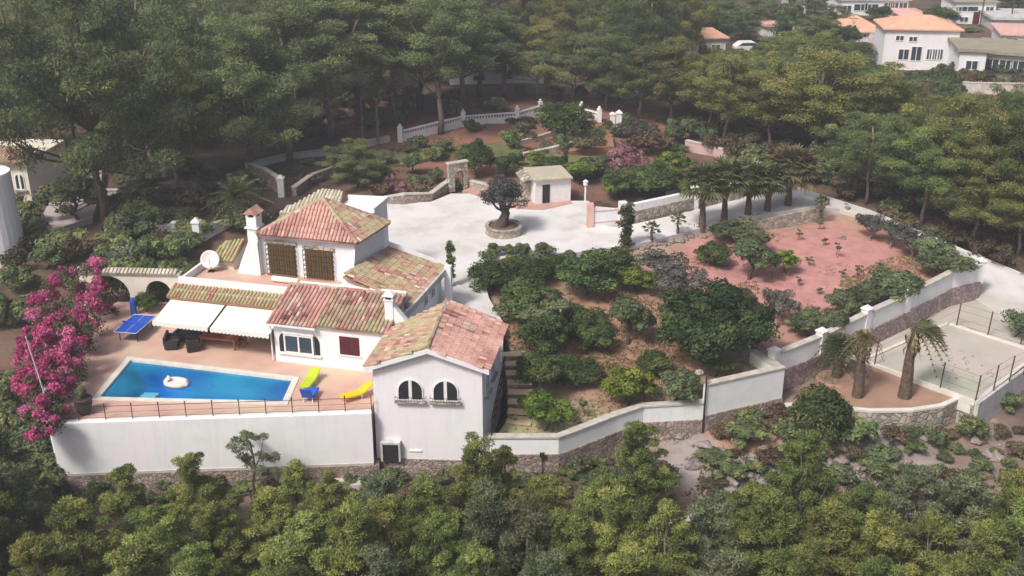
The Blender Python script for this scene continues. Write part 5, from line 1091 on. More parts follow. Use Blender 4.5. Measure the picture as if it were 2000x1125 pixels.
for k, a, b_, c_, d_, l in [
 ('big', 700, 368, 278, 118, 'large dark bushy tree behind the villa beside the pink terrace wall'), ('sage', 808, 340, 290, 46, 'upright grey green shrub before the stone arch'), ('citrus', 930, 350, 265, 55, 'tall dark shrub tree just right of the stone arch'), ('darkbush', 998, 290, 250, 46, 'round dark shrub on the red bank'), ('darkbush', 820, 290, 262, 38, 'dark round shrub below the white balustrade'),
 ('citrus', 1100, 275, 195, 92, 'big leafy fig bush in front of the white balustrade end'), ('darkbush', 918, 258, 232, 34, 'dark shrub leaning on the white balustrade'), ('citrus', 990, 345, 300, 46, 'dark conical shrub behind the ancient olive'), ('bright', 1130, 362, 308, 62, 'bright green shrub behind the white shed'),
 ('pinkbush', 1215, 345, 283, 85, 'large dusty pink flowering bush in the upper garden'), ('citrus', 1215, 385, 325, 75, 'dark green tree below the pink flowering bush'), ('citrus', 1275, 385, 312, 80, 'dark green tree above the ramp wall'), ('bright', 1318, 345, 292, 66, 'bright yellow green tree near the end of the ramp wall'), ('sage', 1165, 350, 295, 62, 'grey green shrub between the shed and the pink bush'),
 ('citrus', 1085, 335, 300, 44, 'small dark shrub above the shed'), ('brush', 1140, 300, 265, 60, 'brown shrub on the raised red bed'), ('brush', 1270, 300, 250, 90, 'tall brown shrub mass beside the top gate'), ('olive', 1240, 270, 232, 70, 'pale feathery shrub under the top gate pillars'), ('sage', 1320, 285, 225, 50, 'grey spiky plant clump at the head of the lane'),
 ('brush', 830, 385, 348, 50, 'reddish shrub on the driveway terrace wall, nearest the stone arch'), ('pinkbush', 780, 385, 352, 42, 'pink flowering shrub on the driveway terrace wall'), ('brush', 745, 388, 350, 45, 'brownish shrub at the villa end of the terrace wall'), ('column', 1103, 335, 283, 12, 'thin dark cypress behind the shed'), ('column', 881, 560, 474, 16, 'narrow dark cypress against the white wing pillar'), ('column', 1222, 490, 400, 26, 'tall dark leafy shrub leaning beside the driveway'),
 ('darkbush', 680, 350, 320, 40, 'dark low shrub beside the large bushy tree'), ('darkbush', 870, 612, 598, 28, 'spiky dark plant at the corner of the front wing roof and driveway'), ('citrus', 1590, 865, 745, 105, 'dark bushy tree on the slope before the palm bed'), ('darkbush', 1660, 870, 810, 80, 'dark bush at the foot of the curved bed wall'), ('darkbush', 1460, 865, 825, 85, 'dark brown bush by the street lamp foot'), ('brush', 1410, 860, 828, 60, 'dry brown bush beside the white wall end'),
 ('darkbush', 1530, 860, 820, 55, 'dark bush among the rocks below the short white wall'), ('bush', 1985, 660, 600, 70, 'loose grey bush by the court fence at the picture edge'), ('darkbush', 1900, 860, 815, 60, 'dark bush below the court wall corner'), ('darkbush', 1965, 800, 765, 50, 'dark bush on the bank beside the court wall'), ('brush', 1740, 860, 830, 60, 'brown bush under the curved bed wall'), ('bush', 1820, 870, 835, 50, 'grey green bush between the brown rocks'),
 ('sage', 150, 428, 332, 105, 'light green leafy tree over the pale path at the picture edge'), ('darkbush', 58, 445, 388, 60, 'dark shrub against the round white tower'), ('pinkbush', 762, 382, 338, 24, 'slender pink flowering shrub before the terrace wall'), ('bright', 1050, 330, 292, 40, 'yellow green shrub on the lawn above the shed'), ('bright', 945, 318, 288, 36, 'light green shrub between the arch and the edging wall'), ('sage', 1010, 330, 290, 34, 'grey green upright shrub on the lawn above the shed'), ('bright', 1345, 385, 345, 40, 'light green shrub at the foot of the ramp wall end'),
 ('bush', 165, 807, 765, 36, 'leafy plant growing in the dark clay pot'), ('darkbush', 1045, 378, 352, 40, 'dark shrub in front of the lean to of the shed'), ('citrus', 288, 610, 572, 42, 'green plant at the pillar between the two arches')]:
    if 'clay pot' in l: p = W(166, 808, .0) + Vector((0, 0, .98)); plant(k, p, .8, .7, l, 'plant'); continue
    tree(k, a, b_, c_, d_, l, 'shrub' if 'tree' not in l else 'tree')
plant('ancient', OLIVE_AT + Vector((0, 0, .6)), ztop(OLIVE_AT.y, 338) - .6, 3.1, 'ancient grey olive tree growing in the round stone planter', 'olive tree')
# hedge strip hiding the orchard bank along the driveway
region_fill(940, 1180, 497, 512, ['bush', 'darkbush'], 12, .9, (.8, 1.2), (1.2, 1.7), 'low dark shrub along the driveway edge of the orchard', 'shrub', 'shrubs along the driveway edge')
region_fill(1370, 1530, 805, 870, ['brush', 'darkbush'], 10, 1.6, (.6, 1.1), (1.2, 2.2), 'low dry bush under the short white wall', 'bush', 'dry bushes under the short white wall')
region_fill(1380, 2000, 845, 1000, ['brush', 'darkbush', 'bush', 'brush'], 56, 1.25, (.3, 1.2), (.8, 2.2), 'scrubby bush on the rocky slope', 'bush', 'scrub on the rocky slope')
region_fill(1000, 1330, 236, 300, ['brush', 'bush', 'darkbush', 'bush'], 22, 1.7, (.7, 1.6), (1.2, 2.4), 'small mixed shrub in the upper garden', 'shrub', 'shrubs of the upper garden')
region_fill(560, 900, 300, 380, ['brush', 'darkbush', 'bush'], 16, 1.8, (.6, 1.5), (1.2, 2.2), 'small shrub in the red garden behind the villa', 'shrub', 'shrubs behind the villa')

for i in range(7): p = Vector((-29 + i * 1.15, 71.9 + .5 * (i % 2), -.1)); plant('darkbush', p, 2.7, 2.6, 'dark shrub filling the view through the arches of the gateway', 'shrub', 'shrubs behind the gateway')
region_fill(120, 980, 948, 1010, ['bush', 'brush', 'darkbush'], 40, 1.0, (.4, 1.1), (.9, 2.0), 'low scrub bush at the foot of the brown stone strip', 'bush', 'scrub along the stone strip')
region_fill(990, 1330, 905, 970, ['bush', 'brush', 'darkbush'], 16, 1.0, (.4, 1.1), (.9, 2.0), 'low scrub bush below the low white garden wall', 'bush', 'scrub below the garden wall')
# bougainvillea
bp_ = W(110, 800, 0); rng = np.random.default_rng(3); random.seed(3)
bg = thing('bougainvillea', Vector((bp_.x, bp_.y, 0)), 'huge magenta bougainvillea tumbling along the edge of the pool patio', 'bougainvillea')
PB, PG = [], []
for a, b_, r_, hh in [(195, 560, 22, 2.6), (150, 545, 42, 2.9), (120, 570, 42, 2.9), (175, 600, 35, 2.2), (130, 620, 45, 2.7), (95, 620, 42, 2.7), (165, 645, 32, 1.8), (120, 670, 45, 2.4), (80, 670, 40, 2.4), (140, 700, 32, 1.7), (95, 710, 45, 2.1), (60, 700, 35, 2.1), (125, 745, 34, 1.4), (85, 755, 42, 1.8), (55, 745, 30, 1.8), (110, 790, 36, 1.0), (75, 800, 34, 1.2), (95, 830, 30, .6), (75, 850, 24, .2), (85, 600, 36, 2.7), (190, 525, 26, 2.6), (215, 590, 16, 1.2), (60, 660, 30, 2.4)]:
    p = W(a - 4, b_, hh); r = .86 * r_ / FOC * depth(*p)
    for k in range(12):
        d = unit(1)[0]; q = np.array(p) + d * r * .75; q[2] = max(q[2], .3); (PB if random.random() < .66 else PG).append((q, np.array([1, 1, .85]) * r * rng.uniform(.3, .5)))
    for k in range(2): PG.append((np.array([p.x + rng.normal() * .3, p.y + .3, max(.4, p.z * (.3 + .35 * k))]), np.array([1, 1, 1]) * r * .7))
for nm, PP, m, per in (('blossom', PB, M['blossom'], 190), ('foliage', PG, M['sage'], 130)):
    c, nn, sz, tn = puffs([q for q, _ in PP], [r for _, r in PP], per, .085, low=.7); c = c - np.array(bg.location); link(bpy.data.objects.new(nm, leaves(nm, c, nn, sz, tn, m)), bg)
for a, b_ in ((150, 600), (110, 690), (80, 780)): p = W(a, b_, 0); b = MB(); b.tube([p - dz * .8, p + Vector((.2, 0, 1.2)), p + Vector((-.2, .1, 2.2))], [.12, .09, .04], 6); b.build('stem', M['bark'], bg)
c, nn, sz, tn = [x for x in puffs([np.array(W(225 + 4 * i % 30 - 12 + 6 * (i % 5), 505 - 5 * (i % 4), 1.2 + .1 * i % 3)) for i in range(8)], [np.array([.5, .5, .5])] * 8, 40, .11)]
wf = bpy.data.objects.new('white_flowers', None)
o = bpy.data.objects.new('white_flower_bush', leaves('white_flower_bush', c - np.array(W(225, 520, 0)), nn, sz * .7, tn, leafmat('white_petals', [(0, (.12, .13, .10)), (.6, (.2, .21, .19)), (1, (.8, .8, .85))]))); bpy.data.objects.remove(wf)
o.location = W(225, 520, 0); link(o); tag(o, 'bush dotted with white flowers behind the arched gateway', 'flower bush')

# ------------------------------------------------------------------ palms
def fan_palm(name, p, h, cr, label, group=None, m=M['palm'], skirt=True, n=40, wilt=0.0, trunk_r=.2, cone=False, seed=0, wind=(0, 0)):
    rr = random.Random(seed); t = thing(name, p, label, 'palm tree', group)
    b = MB(); k = 8
    for i in range(k): z0, z1 = h * i / k, h * (i + 1) / k; f = (1.4 - .65 * min(1, i / k * 1.2)) if cone else (1.25 - .35 * min(1, i / 3)); b.tube([(.03 * math.sin(i), 0, z0 - (.3 if i == 0 else 0)), (.03 * math.sin(i + 1), 0, z1 + .02)], [trunk_r * f * 1.08, trunk_r * f * .93], 9)
    b.build('trunk', M['palmbark'], t, local=True)
    def frond(b, az, el, ln, fan):
        d = Vector((math.cos(az) * math.cos(el), math.sin(az) * math.cos(el), math.sin(el))); d = (d + Vector((wind[0], wind[1], 0))).normalized(); side = Vector((-math.sin(az), math.cos(az), 0)); o = Vector((0, 0, h - .05)); drop = Vector((0, 0, -ln * (.22 + wilt * .6)))
        st = o + d * ln * .5 + drop * .25; b.tube([o, st], [.022, .014], 4, None, .2)
        if fan:
            for j in range(9):
                a = (j - 4) / 4 * 1.15; dd = (d * math.cos(a) + side * math.sin(a)).normalized(); tip = st + dd * ln * .55 + drop * (.55 + .25 * abs(a)); q = dd.cross(Vector((0, 0, 1))); q = q.normalized() * ln * .055 if q.length > .01 else side * ln * .05
                m_ = st.lerp(tip, .55) + Vector((0, 0, .05 * ln)); b.add([st, m_ - q, tip, m_ + q], [(0, 1, 2, 3)], None, min(1, max(0, rr.gauss(.5, .2))))
        else:
            b.tube([o + d * ln * f + drop * f * f * 1.8 for f in (0, .25, .5, .75, 1)], [.025, .022, .02, .016, .01], 4, None, .3)
            for j in range(12):
                f = j / 11; c = o + d * ln * f + drop * f * f * 1.8; l2 = ln * .26 * (1 - .6 * f)
                for s in (-1, 1):
                    tip = c + side * s * l2 + d * l2 * .6 + Vector((0, 0, -.3 * l2)); q = d * ln * .035; b.add([c, c + q, tip, c - q], [(0, 1, 2, 3)], None, min(1, max(0, rr.gauss(.5, .2))))
    b = MB()
    for i in range(n):
        el = R(78) - R(105) * (i / n) ** .9 + rr.uniform(-.1, .1); frond(b, i * 2.4 + rr.uniform(-.2, .2), el, cr * rr.uniform(.85, 1.1), fan=not cone)
    b.build('crown', m, t, local=True)
    if skirt:
        b = MB()
        for i in range(26):
            az = rr.uniform(0, 6.28); r0 = trunk_r * .8; z = h - rr.uniform(.05, min(h * .35, 1.1)); d = Vector((math.cos(az), math.sin(az), 0)); s = Vector((-d.y, d.x, 0)) * .09
            b.add([d * r0 + Vector((0, 0, z)), d * (r0 + .3) + s + Vector((0, 0, z - .4)), d * (r0 + .22) + Vector((0, 0, z - .85)), d * (r0 + .3) - s + Vector((0, 0, z - .4))], [(0, 1, 2, 3)])
        b.build('dead_skirt', M['palm_dry'], t, local=True)
    return t
def palm_at(px, by, ty, name, label, group=None, wpx=70, **k):
    p = Gp(px, by); zt = ztop(p.y, ty) - p.z; cr = wpx / 2 / FOC * depth(p.x, p.y, 2) * 1.3; h = max(.4, zt - cr * (.3 if k.get('cone') else .75)); return fan_palm(name, p, h, cr, label, group, **k)
gP = 'fan palms along the driveway'
for i, (a, b_, t_, wpx, l) in enumerate([(1370, 448, 318, 78, 'fan palm first in the driveway row, nearest the olive planter'), (1413, 436, 308, 78, 'fan palm second in the driveway row'), (1460, 420, 312, 76, 'fan palm third in the driveway row'), (1498, 412, 316, 70, 'fan palm fourth in the driveway row')]): palm_at(a, b_, t_, 'fan_palm', l, gP, wpx, seed=i, trunk_r=.24)
palm_at(1538, 402, 282, 'fan_palm', 'tallest palm of the driveway row with dry brown fronds, next to the road', gP, 92, seed=9, m=M['palm_dry'], trunk_r=.26)
for i, (a, b_, t_, l) in enumerate([(1323, 456, 412, 'small young palm on the driveway edge among the rocks'), (1272, 470, 430, 'small young palm beside the tall dark shrub'), (1600, 438, 380, 'small young palm at the road bend')]): palm_at(a, b_, t_, 'young_palm', l, 'young palms along the driveway', 30, seed=20 + i, skirt=False, trunk_r=.1, n=16)
palm_at(468, 448, 362, 'fan_palm', 'broad dark palm shrub behind the tall villa chimney', None, 100, seed=30, cone=True, skirt=False, n=34)
gB = 'palms in the red bed by the court'
palm_at(1633, 738, 652, 'date_palm', 'palm in the ringed red bed with a drooping dark crown', gB, 104, seed=41, cone=True, trunk_r=.24, wilt=.6, n=34)
palm_at(1674, 776, 645, 'date_palm', 'middle palm of the red bed with dry hanging fronds and a tuft on top', gB, 66, seed=42, cone=True, trunk_r=.26, wilt=.5, m=M['palm_dry'], n=26)
palm_at(1766, 776, 622, 'date_palm', 'tallest palm of the red bed, its fronds blown to one side', gB, 105, seed=43, cone=True, trunk_r=.30, wilt=.35, m=M['palm_brown'], n=34, wind=(1.2, .2))
ring = W(1632, 738, -2.86); b = MB(); b.lathe([(1.25, -.1), (1.15, .04), (1.0, .07), (.85, -.02)], 22, frame(ring, 0)); single(b, 'soil_ring', M['redsoil'], ring, 'raised ring of red earth round the drooping palm', 'soil ring')

# ------------------------------------------------------------------ rocks
def rock_mesh(seed):
    import bmesh; r_ = random.Random(seed); bm = bmesh.new(); bmesh.ops.create_icosphere(bm, subdivisions=2, radius=1)
    for v in bm.verts:
        d = v.co.normalized(); v.co = d * (.75 + .25 * math.sin(d.x * 3 + seed) * math.cos(d.y * 4 - seed) + r_.uniform(-.1, .1)); v.co.z *= .62
    me = bpy.data.meshes.new('rock'); bm.to_mesh(me); bm.free(); me.materials.append(M['rock']); return me
RM = [rock_mesh(i) for i in range(4)]
def rock(px, by, wpx, label, group):
    p = Gp(px, by); s = wpx / 2 / FOC * depth(*p); o = link(bpy.data.objects.new('rock', random.choice(RM))); o.location = p + Vector((0, 0, s * .22)); o.scale = (s, s * random.uniform(.7, 1), s * random.uniform(.7, 1.1)); o.rotation_euler = (random.uniform(-.2, .2), random.uniform(-.2, .2), random.uniform(0, 6)); tag(o, label, 'rock', group)
random.seed(31)
for i in range(34): a = 1240 + i * 4.6 + random.uniform(-3, 3); rock(a, 487 - (a - 1240) * .20 + random.uniform(-4, 6), random.uniform(8, 20), 'small pale rock in the row edging the driveway bank', 'rocks edging the driveway')
rock(1645, 468, 22, 'lone black stone on the far red soil', None)
for a, b_, w_, l in ((1415, 905, 32, 'large white boulder on the rocky slope'), (1445, 915, 48, 'pale split boulder beside the large white boulder'), (1522, 835, 20, 'upright white stone beside the dark bush'), (1640, 905, 44, 'broad pale rock slab under the bushy tree'), (1550, 845, 40, 'brown boulder below the short white wall')): rock(a, b_, w_, l, None)
for i in range(56): a = random.choice((random.gauss(1440, 40), random.gauss(1700, 60), random.uniform(1340, 2000))); rock(a, random.uniform(850, 970) - (a > 1800) * 20, random.uniform(16, 42), 'large rough rock bedded in the slope below the walls', 'large rocks on the slope')
for i in range(130): a = random.choice((random.gauss(1440, 60), random.gauss(1660, 70), random.uniform(1320, 2000), random.gauss(1820, 60))); rock(a, random.uniform(845, 985) - (a > 1800) * 20, random.uniform(4, 12) if random.random() < .8 else random.uniform(12, 26), 'rough rock scattered on the slope below the walls', 'rocks on the slope')
for i in range(26): a = random.uniform(1640, 2000); rock(a, 400 + (a - 1640) * .36 + random.uniform(-4, 10), random.uniform(6, 15), 'small rough stone on the verge beside the road', 'stones on the road verge')
q = Gp(1330, 870); low_wall('lower rough stone wall stepping down below the bend of the low white wall', [(1290, 885), (1340, 872), (1382, 862)], .9, M['stone'])
q = W(680, 945, -4.3); b = MB(); b.box(-1.2, 1.2, -.5, .5, -.1, .25, frame(q, 0)); single(b, 'stone_slab', M['coping'], q, 'pale stone slab at the foot of the brown stone strip', 'stone slab')
q = W(1525, 797, -3.2); b = MB(); b.box(-1.3, 1.3, -.35, .35, -.1, .12, frame(q, R(12))); single(b, 'stone_step', M['kerb'], q, 'pale stone step beyond the end of the short white wall', 'stone step')
q = Vector((w1[1].x - .9, w1[1].y - .4, -4.3)); wl_ = thing('wall_light', q, 'small black floodlight on a post before the low white wall', 'light'); b = MB(); b.tube([q, q + dz * 1.3], .035, 5); b.build('post', M['iron'], wl_); b = MB(); b.box(-.14, .14, -.1, .1, 1.3, 1.55, frame(q, 0)); b.build('head', M['iron'], wl_)

# dry grass and weeds on the open soil: nobody could count it
def grass(name, regions, m, seed):
    global rng; rng = np.random.default_rng(seed); Cc, Nn, Ss = [], [], []
    for poly, n, sz in regions:
        pv = [W(a, b_, -1.5) for a, b_ in poly]; x0, x1 = min(v.x for v in pv), max(v.x for v in pv); y0, y1 = min(v.y for v in pv), max(v.y for v in pv)
        cl = rng.uniform(size=(max(3, n // 60), 2)) * (x1 - x0, y1 - y0) + (x0, y0); q = cl[rng.integers(0, len(cl), n)] + rng.normal(size=(n, 2)) * .9
        k = inside([(v.x, v.y) for v in pv], q[:, 0], q[:, 1]); q = q[k]; z = hz(q[:, 0], q[:, 1])
        for j in range(4): d = rng.normal(size=(len(q), 3)) * .45; d[:, 2] = 1; Cc.append(np.c_[q + rng.normal(size=q.shape) * .07, z + sz * .5]); Nn.append(d / np.linalg.norm(d, axis=1, keepdims=True)); Ss.append(sz * (.5 + .7 * rng.random(len(q))))
    c = np.concatenate(Cc); me = leaves(name, c, np.concatenate(Nn), np.concatenate(Ss), np.clip(.5 + .22 * rng.normal(size=len(c)), 0, 1), m, .22, True)
    tag(link(bpy.data.objects.new(name, me)), None, None, kind='stuff')
M['drygrass'] = leafmat('dry_grass', [(0, (.14, .12, .05)), (.5, (.26, .22, .10)), (1, (.36, .31, .16))], 0, 0, .3)
M['weed'] = leafmat('green_weeds', [(0, (.05, .06, .025)), (.5, (.10, .11, .05)), (1, (.17, .18, .08))], 0, 0, .3)
grass('dry_grass', [([(1420, 545), (1880, 500), (1900, 530), (1620, 660), (1500, 690)], 1800, .10), ([(1640, 560), (1800, 480), (1880, 520), (1700, 620), (1620, 650)], 5000, .14), ([(1300, 480), (1550, 440), (1500, 520), (1330, 560)], 700, .13), ([(990, 690), (1480, 660), (1500, 720), (1370, 780), (1090, 840), (960, 840)], 1500, .12), ([(1380, 800), (2000, 810), (2000, 1000), (1330, 1000)], 2600, .18), ([(1700, 700), (1850, 640), (2000, 690), (1900, 770)], 40, .09)], M['drygrass'], 5)
grass('weeds', [([(1380, 810), (2000, 820), (2000, 1000), (1330, 1000)], 3600, .16), ([(990, 600), (1480, 560), (1500, 720), (1370, 780), (1090, 840), (960, 840)], 7500, .10), ([(560, 380), (900, 270), (1320, 260), (1330, 340), (900, 350), (620, 395)], 2600, .16), ([(1340, 300), (1560, 340), (1900, 480), (2050, 520), (2050, 480), (1560, 290)], 1600, .2), ([(480, 330), (1300, 220), (1300, 180), (480, 280)], 1500, .2)], M['weed'], 6)

# ------------------------------------------------------------------ houses
def house(name, label, fl, fr, dep, eave, roof, rm, wm, wins=(), over=.4, apex=None, doors=(), chim=None, flatp=.4, base=0.0, group='houses beyond the wood'):
    """fl, fr: picture points of the front corners on the ground; eave: picture row of the eave at the left corner"""
    p0, p1 = W(*fl, base), W(*fr, base); L_ = (p1 - p0).length; ang = math.atan2(p1.y - p0.y, p1.x - p0.x); Mx = frame(p0, ang); h = ztop(p0.y, eave) - base
    t = thing(name, p0, label, 'house', group); b = MB(); b.box(0, L_, 0, dep, -1, h, Mx); b.build('wall', wm, t)
    if roof == 'hip':
        ah = ztop(p0.y + dep / 2, apex) - base; o_ = over; rl_ = max(0, (L_ - dep) / 2); b = MB()
        vs = [(-o_, -o_, h), (L_ + o_, -o_, h), (L_ + o_, dep + o_, h), (-o_, dep + o_, h), (L_ / 2 - rl_ - .01, dep / 2, ah), (L_ / 2 + rl_ + .01, dep / 2, ah)]
        vs += [(x, y, z - .18) for x, y, z in vs[:4]]; b.add(vs, [(0, 1, 5, 4), (1, 2, 5), (2, 3, 4, 5), (3, 0, 4), (6, 7, 1, 0), (7, 8, 2, 1), (8, 9, 3, 2), (9, 6, 0, 3), (9, 8, 7, 6)], Mx); r = b.build('roof', rm, t)
    else:
        b = MB(); b.box(-over, L_ + over, -over, dep + over, h, h + flatp, Mx); r = b.build('roof', rm, t)
    for x, z, w_, hh in wins:
        x *= L_; z *= h; hh *= h; b = MB(); b.box(x - w_ / 2, x + w_ / 2, -.03, .0, z, z + hh, Mx); o = b.build('window', M['glass'], t); b = MB(); win_frame(b, x, z - .05, w_ + .14, hh + .1, Mx, .09, -.07); b.build('frame', M['white'], o)
    for x, w_, hh in doors: x *= L_; b = MB(); b.box(x - w_ / 2, x + w_ / 2, -.05, 0, 0, hh, Mx); b.build('door', M['shutter'], t)
    if chim: b = MB(); b.box(chim * L_ - .4, chim * L_ + .4, dep * .6, dep * .6 + .7, h, h + 1.6, Mx); b.build('chimney', wm, r)
    return t
H = house
H('house', 'two storey pale house with a peach hipped roof, the largest beyond the wood', (1722, 124), (1866, 127), 6.5, 55, 'hip', M['peach_tile'], M['plaster'], [(.28, .12, 1.3, .3), (.45, .1, 1.3, .4), (.63, .14, .7, .3), (.70, .14, .7, .3), (.77, .14, .7, .3), (.2, .66, 1.0, .14), (.38, .64, 1.0, .14)], apex=27)
H('house_annex', 'pale single storey annex against the peach roofed house', (1868, 150), (1920, 152), 7, 100, 'flat', M['grey_roof'], M['plaster'], [(.5, .3, 1.4, .35)])
H('house', 'long low house with a grey flat roof and dark window doors', (1912, 140), (2030, 150), 8, 102, 'flat', M['grey_roof'], M['plaster_warm'], [(.2, .1, 1.6, .6), (.42, .1, 1.6, .6), (.62, .1, 1.6, .6), (.85, .2, 1.2, .4)], over=.8)
H('house', 'white house with paired windows at the top of the photo behind the peach roof', (1640, 26), (1772, 26), 9, 0, 'flat', M['plaster'], M['plaster'], [(.1, .1, 1.4, .5), (.3, .2, 2.2, .5), (.46, .1, 2.2, .6), (.7, .1, 1.4, .7), (.8, .1, 1.4, .7), (.92, .1, 1.4, .7)], flatp=.3)
H('house', 'white two storey villa with a balcony window at the top edge of the photo', (1862, 46), (1940, 47), 8, 2, 'hip', M['grey_roof'], M['plaster'], [(.3, .55, 3.2, .22), (.25, .08, 1.2, .22), (.85, .55, 1.2, .22), (.85, .1, 1.2, .2), (.08, .5, .9, .25)], apex=-12, doors=[(.55, 1.0, 2.1)])
H('house', 'low house with a pink roof at the picture edge above the flat roofed house', (1955, 92), (2050, 96), 9, 66, 'hip', M['pink_tile'], M['plaster'], [(.2, .3, 1.5, .4)], apex=50)
H('house', 'low house with a sloping peach roof between the white house and the large one', (1672, 78), (1722, 76), 9, 62, 'hip', M['peach_tile'], M['plaster'], [(.4, .3, 1.2, .4)], apex=30)
H('house', 'small low pink roof behind the peach roofed house', (1765, 44), (1815, 44), 8, 32, 'hip', M['pink_tile'], M['plaster'], [(.5, .3, 1.2, .4)], apex=18)
H('house', 'small cream house with an orange roof among the trees', (1352, 110), (1416, 108), 7, 74, 'hip', M['peach_tile'], M['plaster_warm'], [(.3, .25, 1.2, .35), (.7, .25, 1.2, .35)], apex=60)
H('garage', 'pale block garage at the top of the photo with a dark opening', (1540, 26), (1574, 26), 6, -4, 'flat', M['plaster'], M['plaster_old'], [(.5, .02, 2.2, .35)])
H('outbuilding', 'low pale outbuilding beside the blue covered yard', (1496, 72), (1548, 70), 6, 52, 'flat', M['pink_tile'], M['plaster'], [(.5, .2, 1.4, .5)])
H('outbuilding', 'low white building behind the deep green trees', (1552, 92), (1580, 92), 4, 58, 'flat', M['plaster'], M['plaster'], [(.5, .25, .9, .5)])
H('house', 'long grey washed building at the right top beyond the villa', (1938, 60), (2060, 62), 8, 38, 'flat', M['plaster_old'], M['plaster_old'], [(.15, .3, 1.2, .35), (.4, .3, 1.2, .35)])
H('house', 'pale house wall glimpsed between the pine trunks in the middle of the wood', (880, 166), (1062, 158), 8, 138, 'flat', M['plaster'], M['plaster'], [(.3, .2, 1.4, .4), (.6, .2, 1.4, .4)])
H('house', 'pale house peeping over the trees at the top of the photo', (1240, 14), (1290, 14), 8, -6, 'flat', M['plaster'], M['plaster_warm'], [(.5, .3, 1.2, .4)])
for (pts, l) in (([(1840, 178), (1900, 182), (2030, 184)], 'long pale pink wall above the red soil clearing'), ([(1500, 66), (1560, 62)], 'low pale yard wall before the white garage'), ([(1660, 70), (1722, 82)], 'pale garden wall before the sloping peach roof')):
    low_wall(l, pts, 1.4, M['plaster_old'], name='yard_wall')
random.seed(41)
for k, a, b_, c_, d_, l in [('citrus', 1838, 50, 8, 62, 'round purple dark tree before the two storey villa'), ('citrus', 1835, 124, 100, 50, 'dark clipped shrub by the garage annex'), ('citrus', 1885, 150, 112, 60, 'dark shrub before the garage annex'), ('citrus', 1965, 152, 112, 84, 'dark round shrub before the flat roofed house'), ('warm', 1605, 82, 38, 56, 'olive green pine before the low outbuilding'), ('big', 1630, 60, 12, 60, 'dark brownish tree before the white house'), ('citrus', 1715, 40, 10, 44, 'dark shrub before the paired windows'), ('citrus', 1672, 122, 80, 66, 'deep green tree at the corner of the peach roofed house'), ('citrus', 1590, 118, 70, 90, 'deep green broad tree between the outbuilding and the peach roofed house'), ('citrus', 1530, 112, 70, 70, 'green tree behind the white car'), ('citrus', 1492, 122, 76, 52, 'green tree hiding the front of the white car'),
   ('big', 1400, 60, 0, 120, 'dark tree behind the orange roofed cream house'), ('big', 1480, 60, -5, 100, 'dark tree left of the pale garage'), ('big', 1450, 85, 20, 80, 'dark tree behind the white car'), ('big', 1590, 30, -10, 60, 'dark tree right of the pale garage'), ('warm', 1318, 92, 10, 80, 'warm toned pine at the left of the cream house'), ('big', 1985, 30, -20, 80, 'dark tree at the top picture corner'), ('darkbush', 1890, 60, 52, 60, 'brown hedge below the two storey villa')]:
    tree(k, a, b_, c_, d_, l, 'tree')
region_fill(1850, 2080, 158, 172, ['brush', 'darkbush'], 16, 1.5, (1.4, 2.2), (2, 3), 'clipped brown shrub in the hedge above the pale pink wall', 'shrub', 'hedge shrubs above the pale pink wall')
region_fill(1330, 1650, 56, 150, ['citrus', 'citrus', 'sage', 'big'], 22, 4.4, (3.5, 6), (4, 6), 'green tree among the gardens of the houses', 'tree', 'trees among the houses', lambda a, b_: not (1320 < a < 1515 and b_ > 66) and b_ > 62)
for a, b_, t_, l in ((1663, 72, 30, 'thin pale pole beside the sloping peach roof'), (1914, 52, -14, 'dark utility pole before the two storey villa'), (1972, 54, -14, 'dark utility pole at the top right of the houses'), (1812, 78, 20, 'thin dark pole behind the peach roof')):
    p = W(a, b_, 0); zt_ = ztop(p.y, t_); g = thing('utility_pole', p, l, 'pole', 'poles among the houses'); b = MB(); b.tube([p, Vector((p.x, p.y, zt_))], [.14, .1], 6); b.build('shaft', M['coping'] if 'pale' in l else M['rust'], g); b = MB(); b.box(-.6, .6, -.05, .05, zt_ - .5, zt_ - .4, frame(Vector((p.x, p.y, 0)), 0)); b.build('crossarm', M['rust'], g)
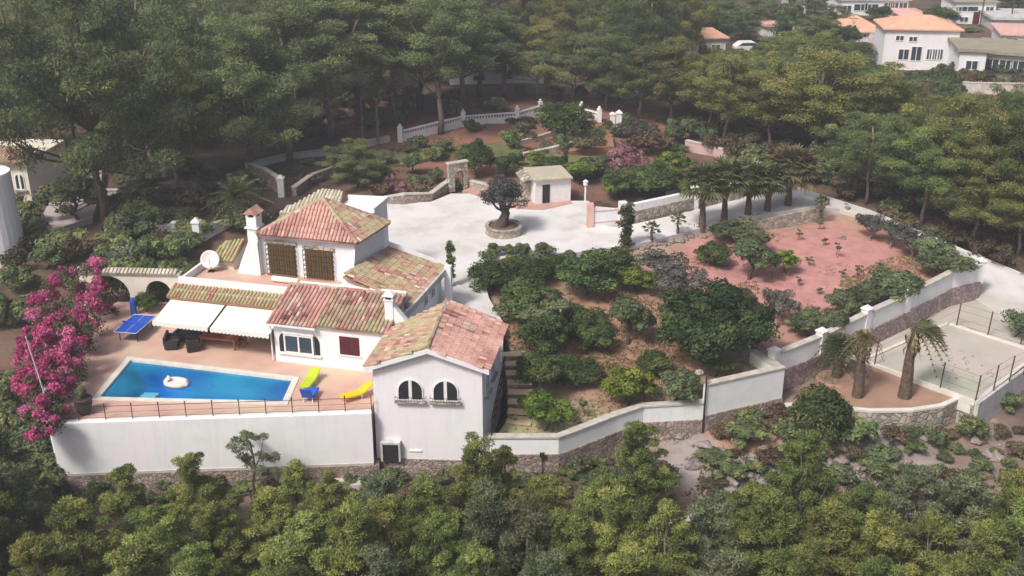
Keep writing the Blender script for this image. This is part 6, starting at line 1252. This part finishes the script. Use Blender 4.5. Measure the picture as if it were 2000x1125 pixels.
# parked car
p = W(1462, 101, 0); cr_ = thing('parked_car', p, 'white car parked among the trees below the houses', 'car'); Mx = frame(p, R(8)); b = MB()
pr = [(-2.1, .35), (2.1, .35), (2.12, .8), (1.1, .95), (.55, 1.42), (-1.3, 1.45), (-2.0, .95), (-2.12, .8)]; n = len(pr)
vs = [(x, s, z) for s in (-.85, .85) for x, z in pr]; b.add(vs, [tuple(range(n)), tuple(range(2 * n - 1, n - 1, -1))] + [(i, n + i, n + (i + 1) % n, (i + 1) % n) for i in range(n)], Mx); b.build('body', M['white'], cr_)
b = MB(); b.add([(-1.75, -.86, 1.0), (.95, -.86, 1.0), (.5, -.86, 1.36), (-1.3, -.86, 1.38)], [(0, 1, 2, 3)], Mx); b.build('window', M['glass'], cr_)
for x in (-1.3, 1.3):
    for y in (-.8, .8): b = MB(); b.tube([Mx @ Vector((x, y - .1, .33)), Mx @ Vector((x, y + .1, .33))], .33, 12); b.build('wheel', M['iron'], cr_)
# white house at the picture edge on the near side
q = W(-4, 488, 0); wh = thing('white_house', q, 'white house with a round tower and arched windows at the picture edge', 'house', None)
b = MB(); b.lathe([(2.05, -1), (1.9, 3.0), (1.85, 6.2)], 28, frame(q, 0)); b.build('round_tower', M['plaster'], wh, smooth=False)
hb = W(-40, 392, 0); Mx = frame(hb, R(-6)); b = MB(); b.box(-3, 4.8, 0, 7, -.5, 3.6, Mx); b.build('wall', M['plaster_warm'], wh)
for x in (1.6, 2.6, 4.0): arch_win(x, 1.2, .7, 1.3, Mx, wh, grille=False)
rp0 = [Mx @ Vector(v) for v in ((-3.3, -.5, 3.6), (5.1, -.5, 3.6), (4.3, 2.2, 4.25), (-3.3, 2.2, 4.25))]; tiled('roof', rp0, 0, M['tile'], wh, seed=15)
# ------------------------------------------------------------------ air
hm = bpy.data.materials.new('haze'); hm.use_nodes = True; hm.node_tree.nodes.clear(); ho = hm.node_tree.nodes.new('ShaderNodeOutputMaterial'); hv = hm.node_tree.nodes.new('ShaderNodeVolumePrincipled')
hv.inputs['Color'].default_value = (.86, .9, .95, 1); hv.inputs['Density'].default_value = .001; hv.inputs['Anisotropy'].default_value = .2; hm.node_tree.links.new(hv.outputs[0], ho.inputs['Volume'])
b = MB(); b.box(-2600, 2600, -2600, 2600, -24, 33); o = b.build('haze', hm); o['kind'] = 'stuff'
print('plants', len(TREES))
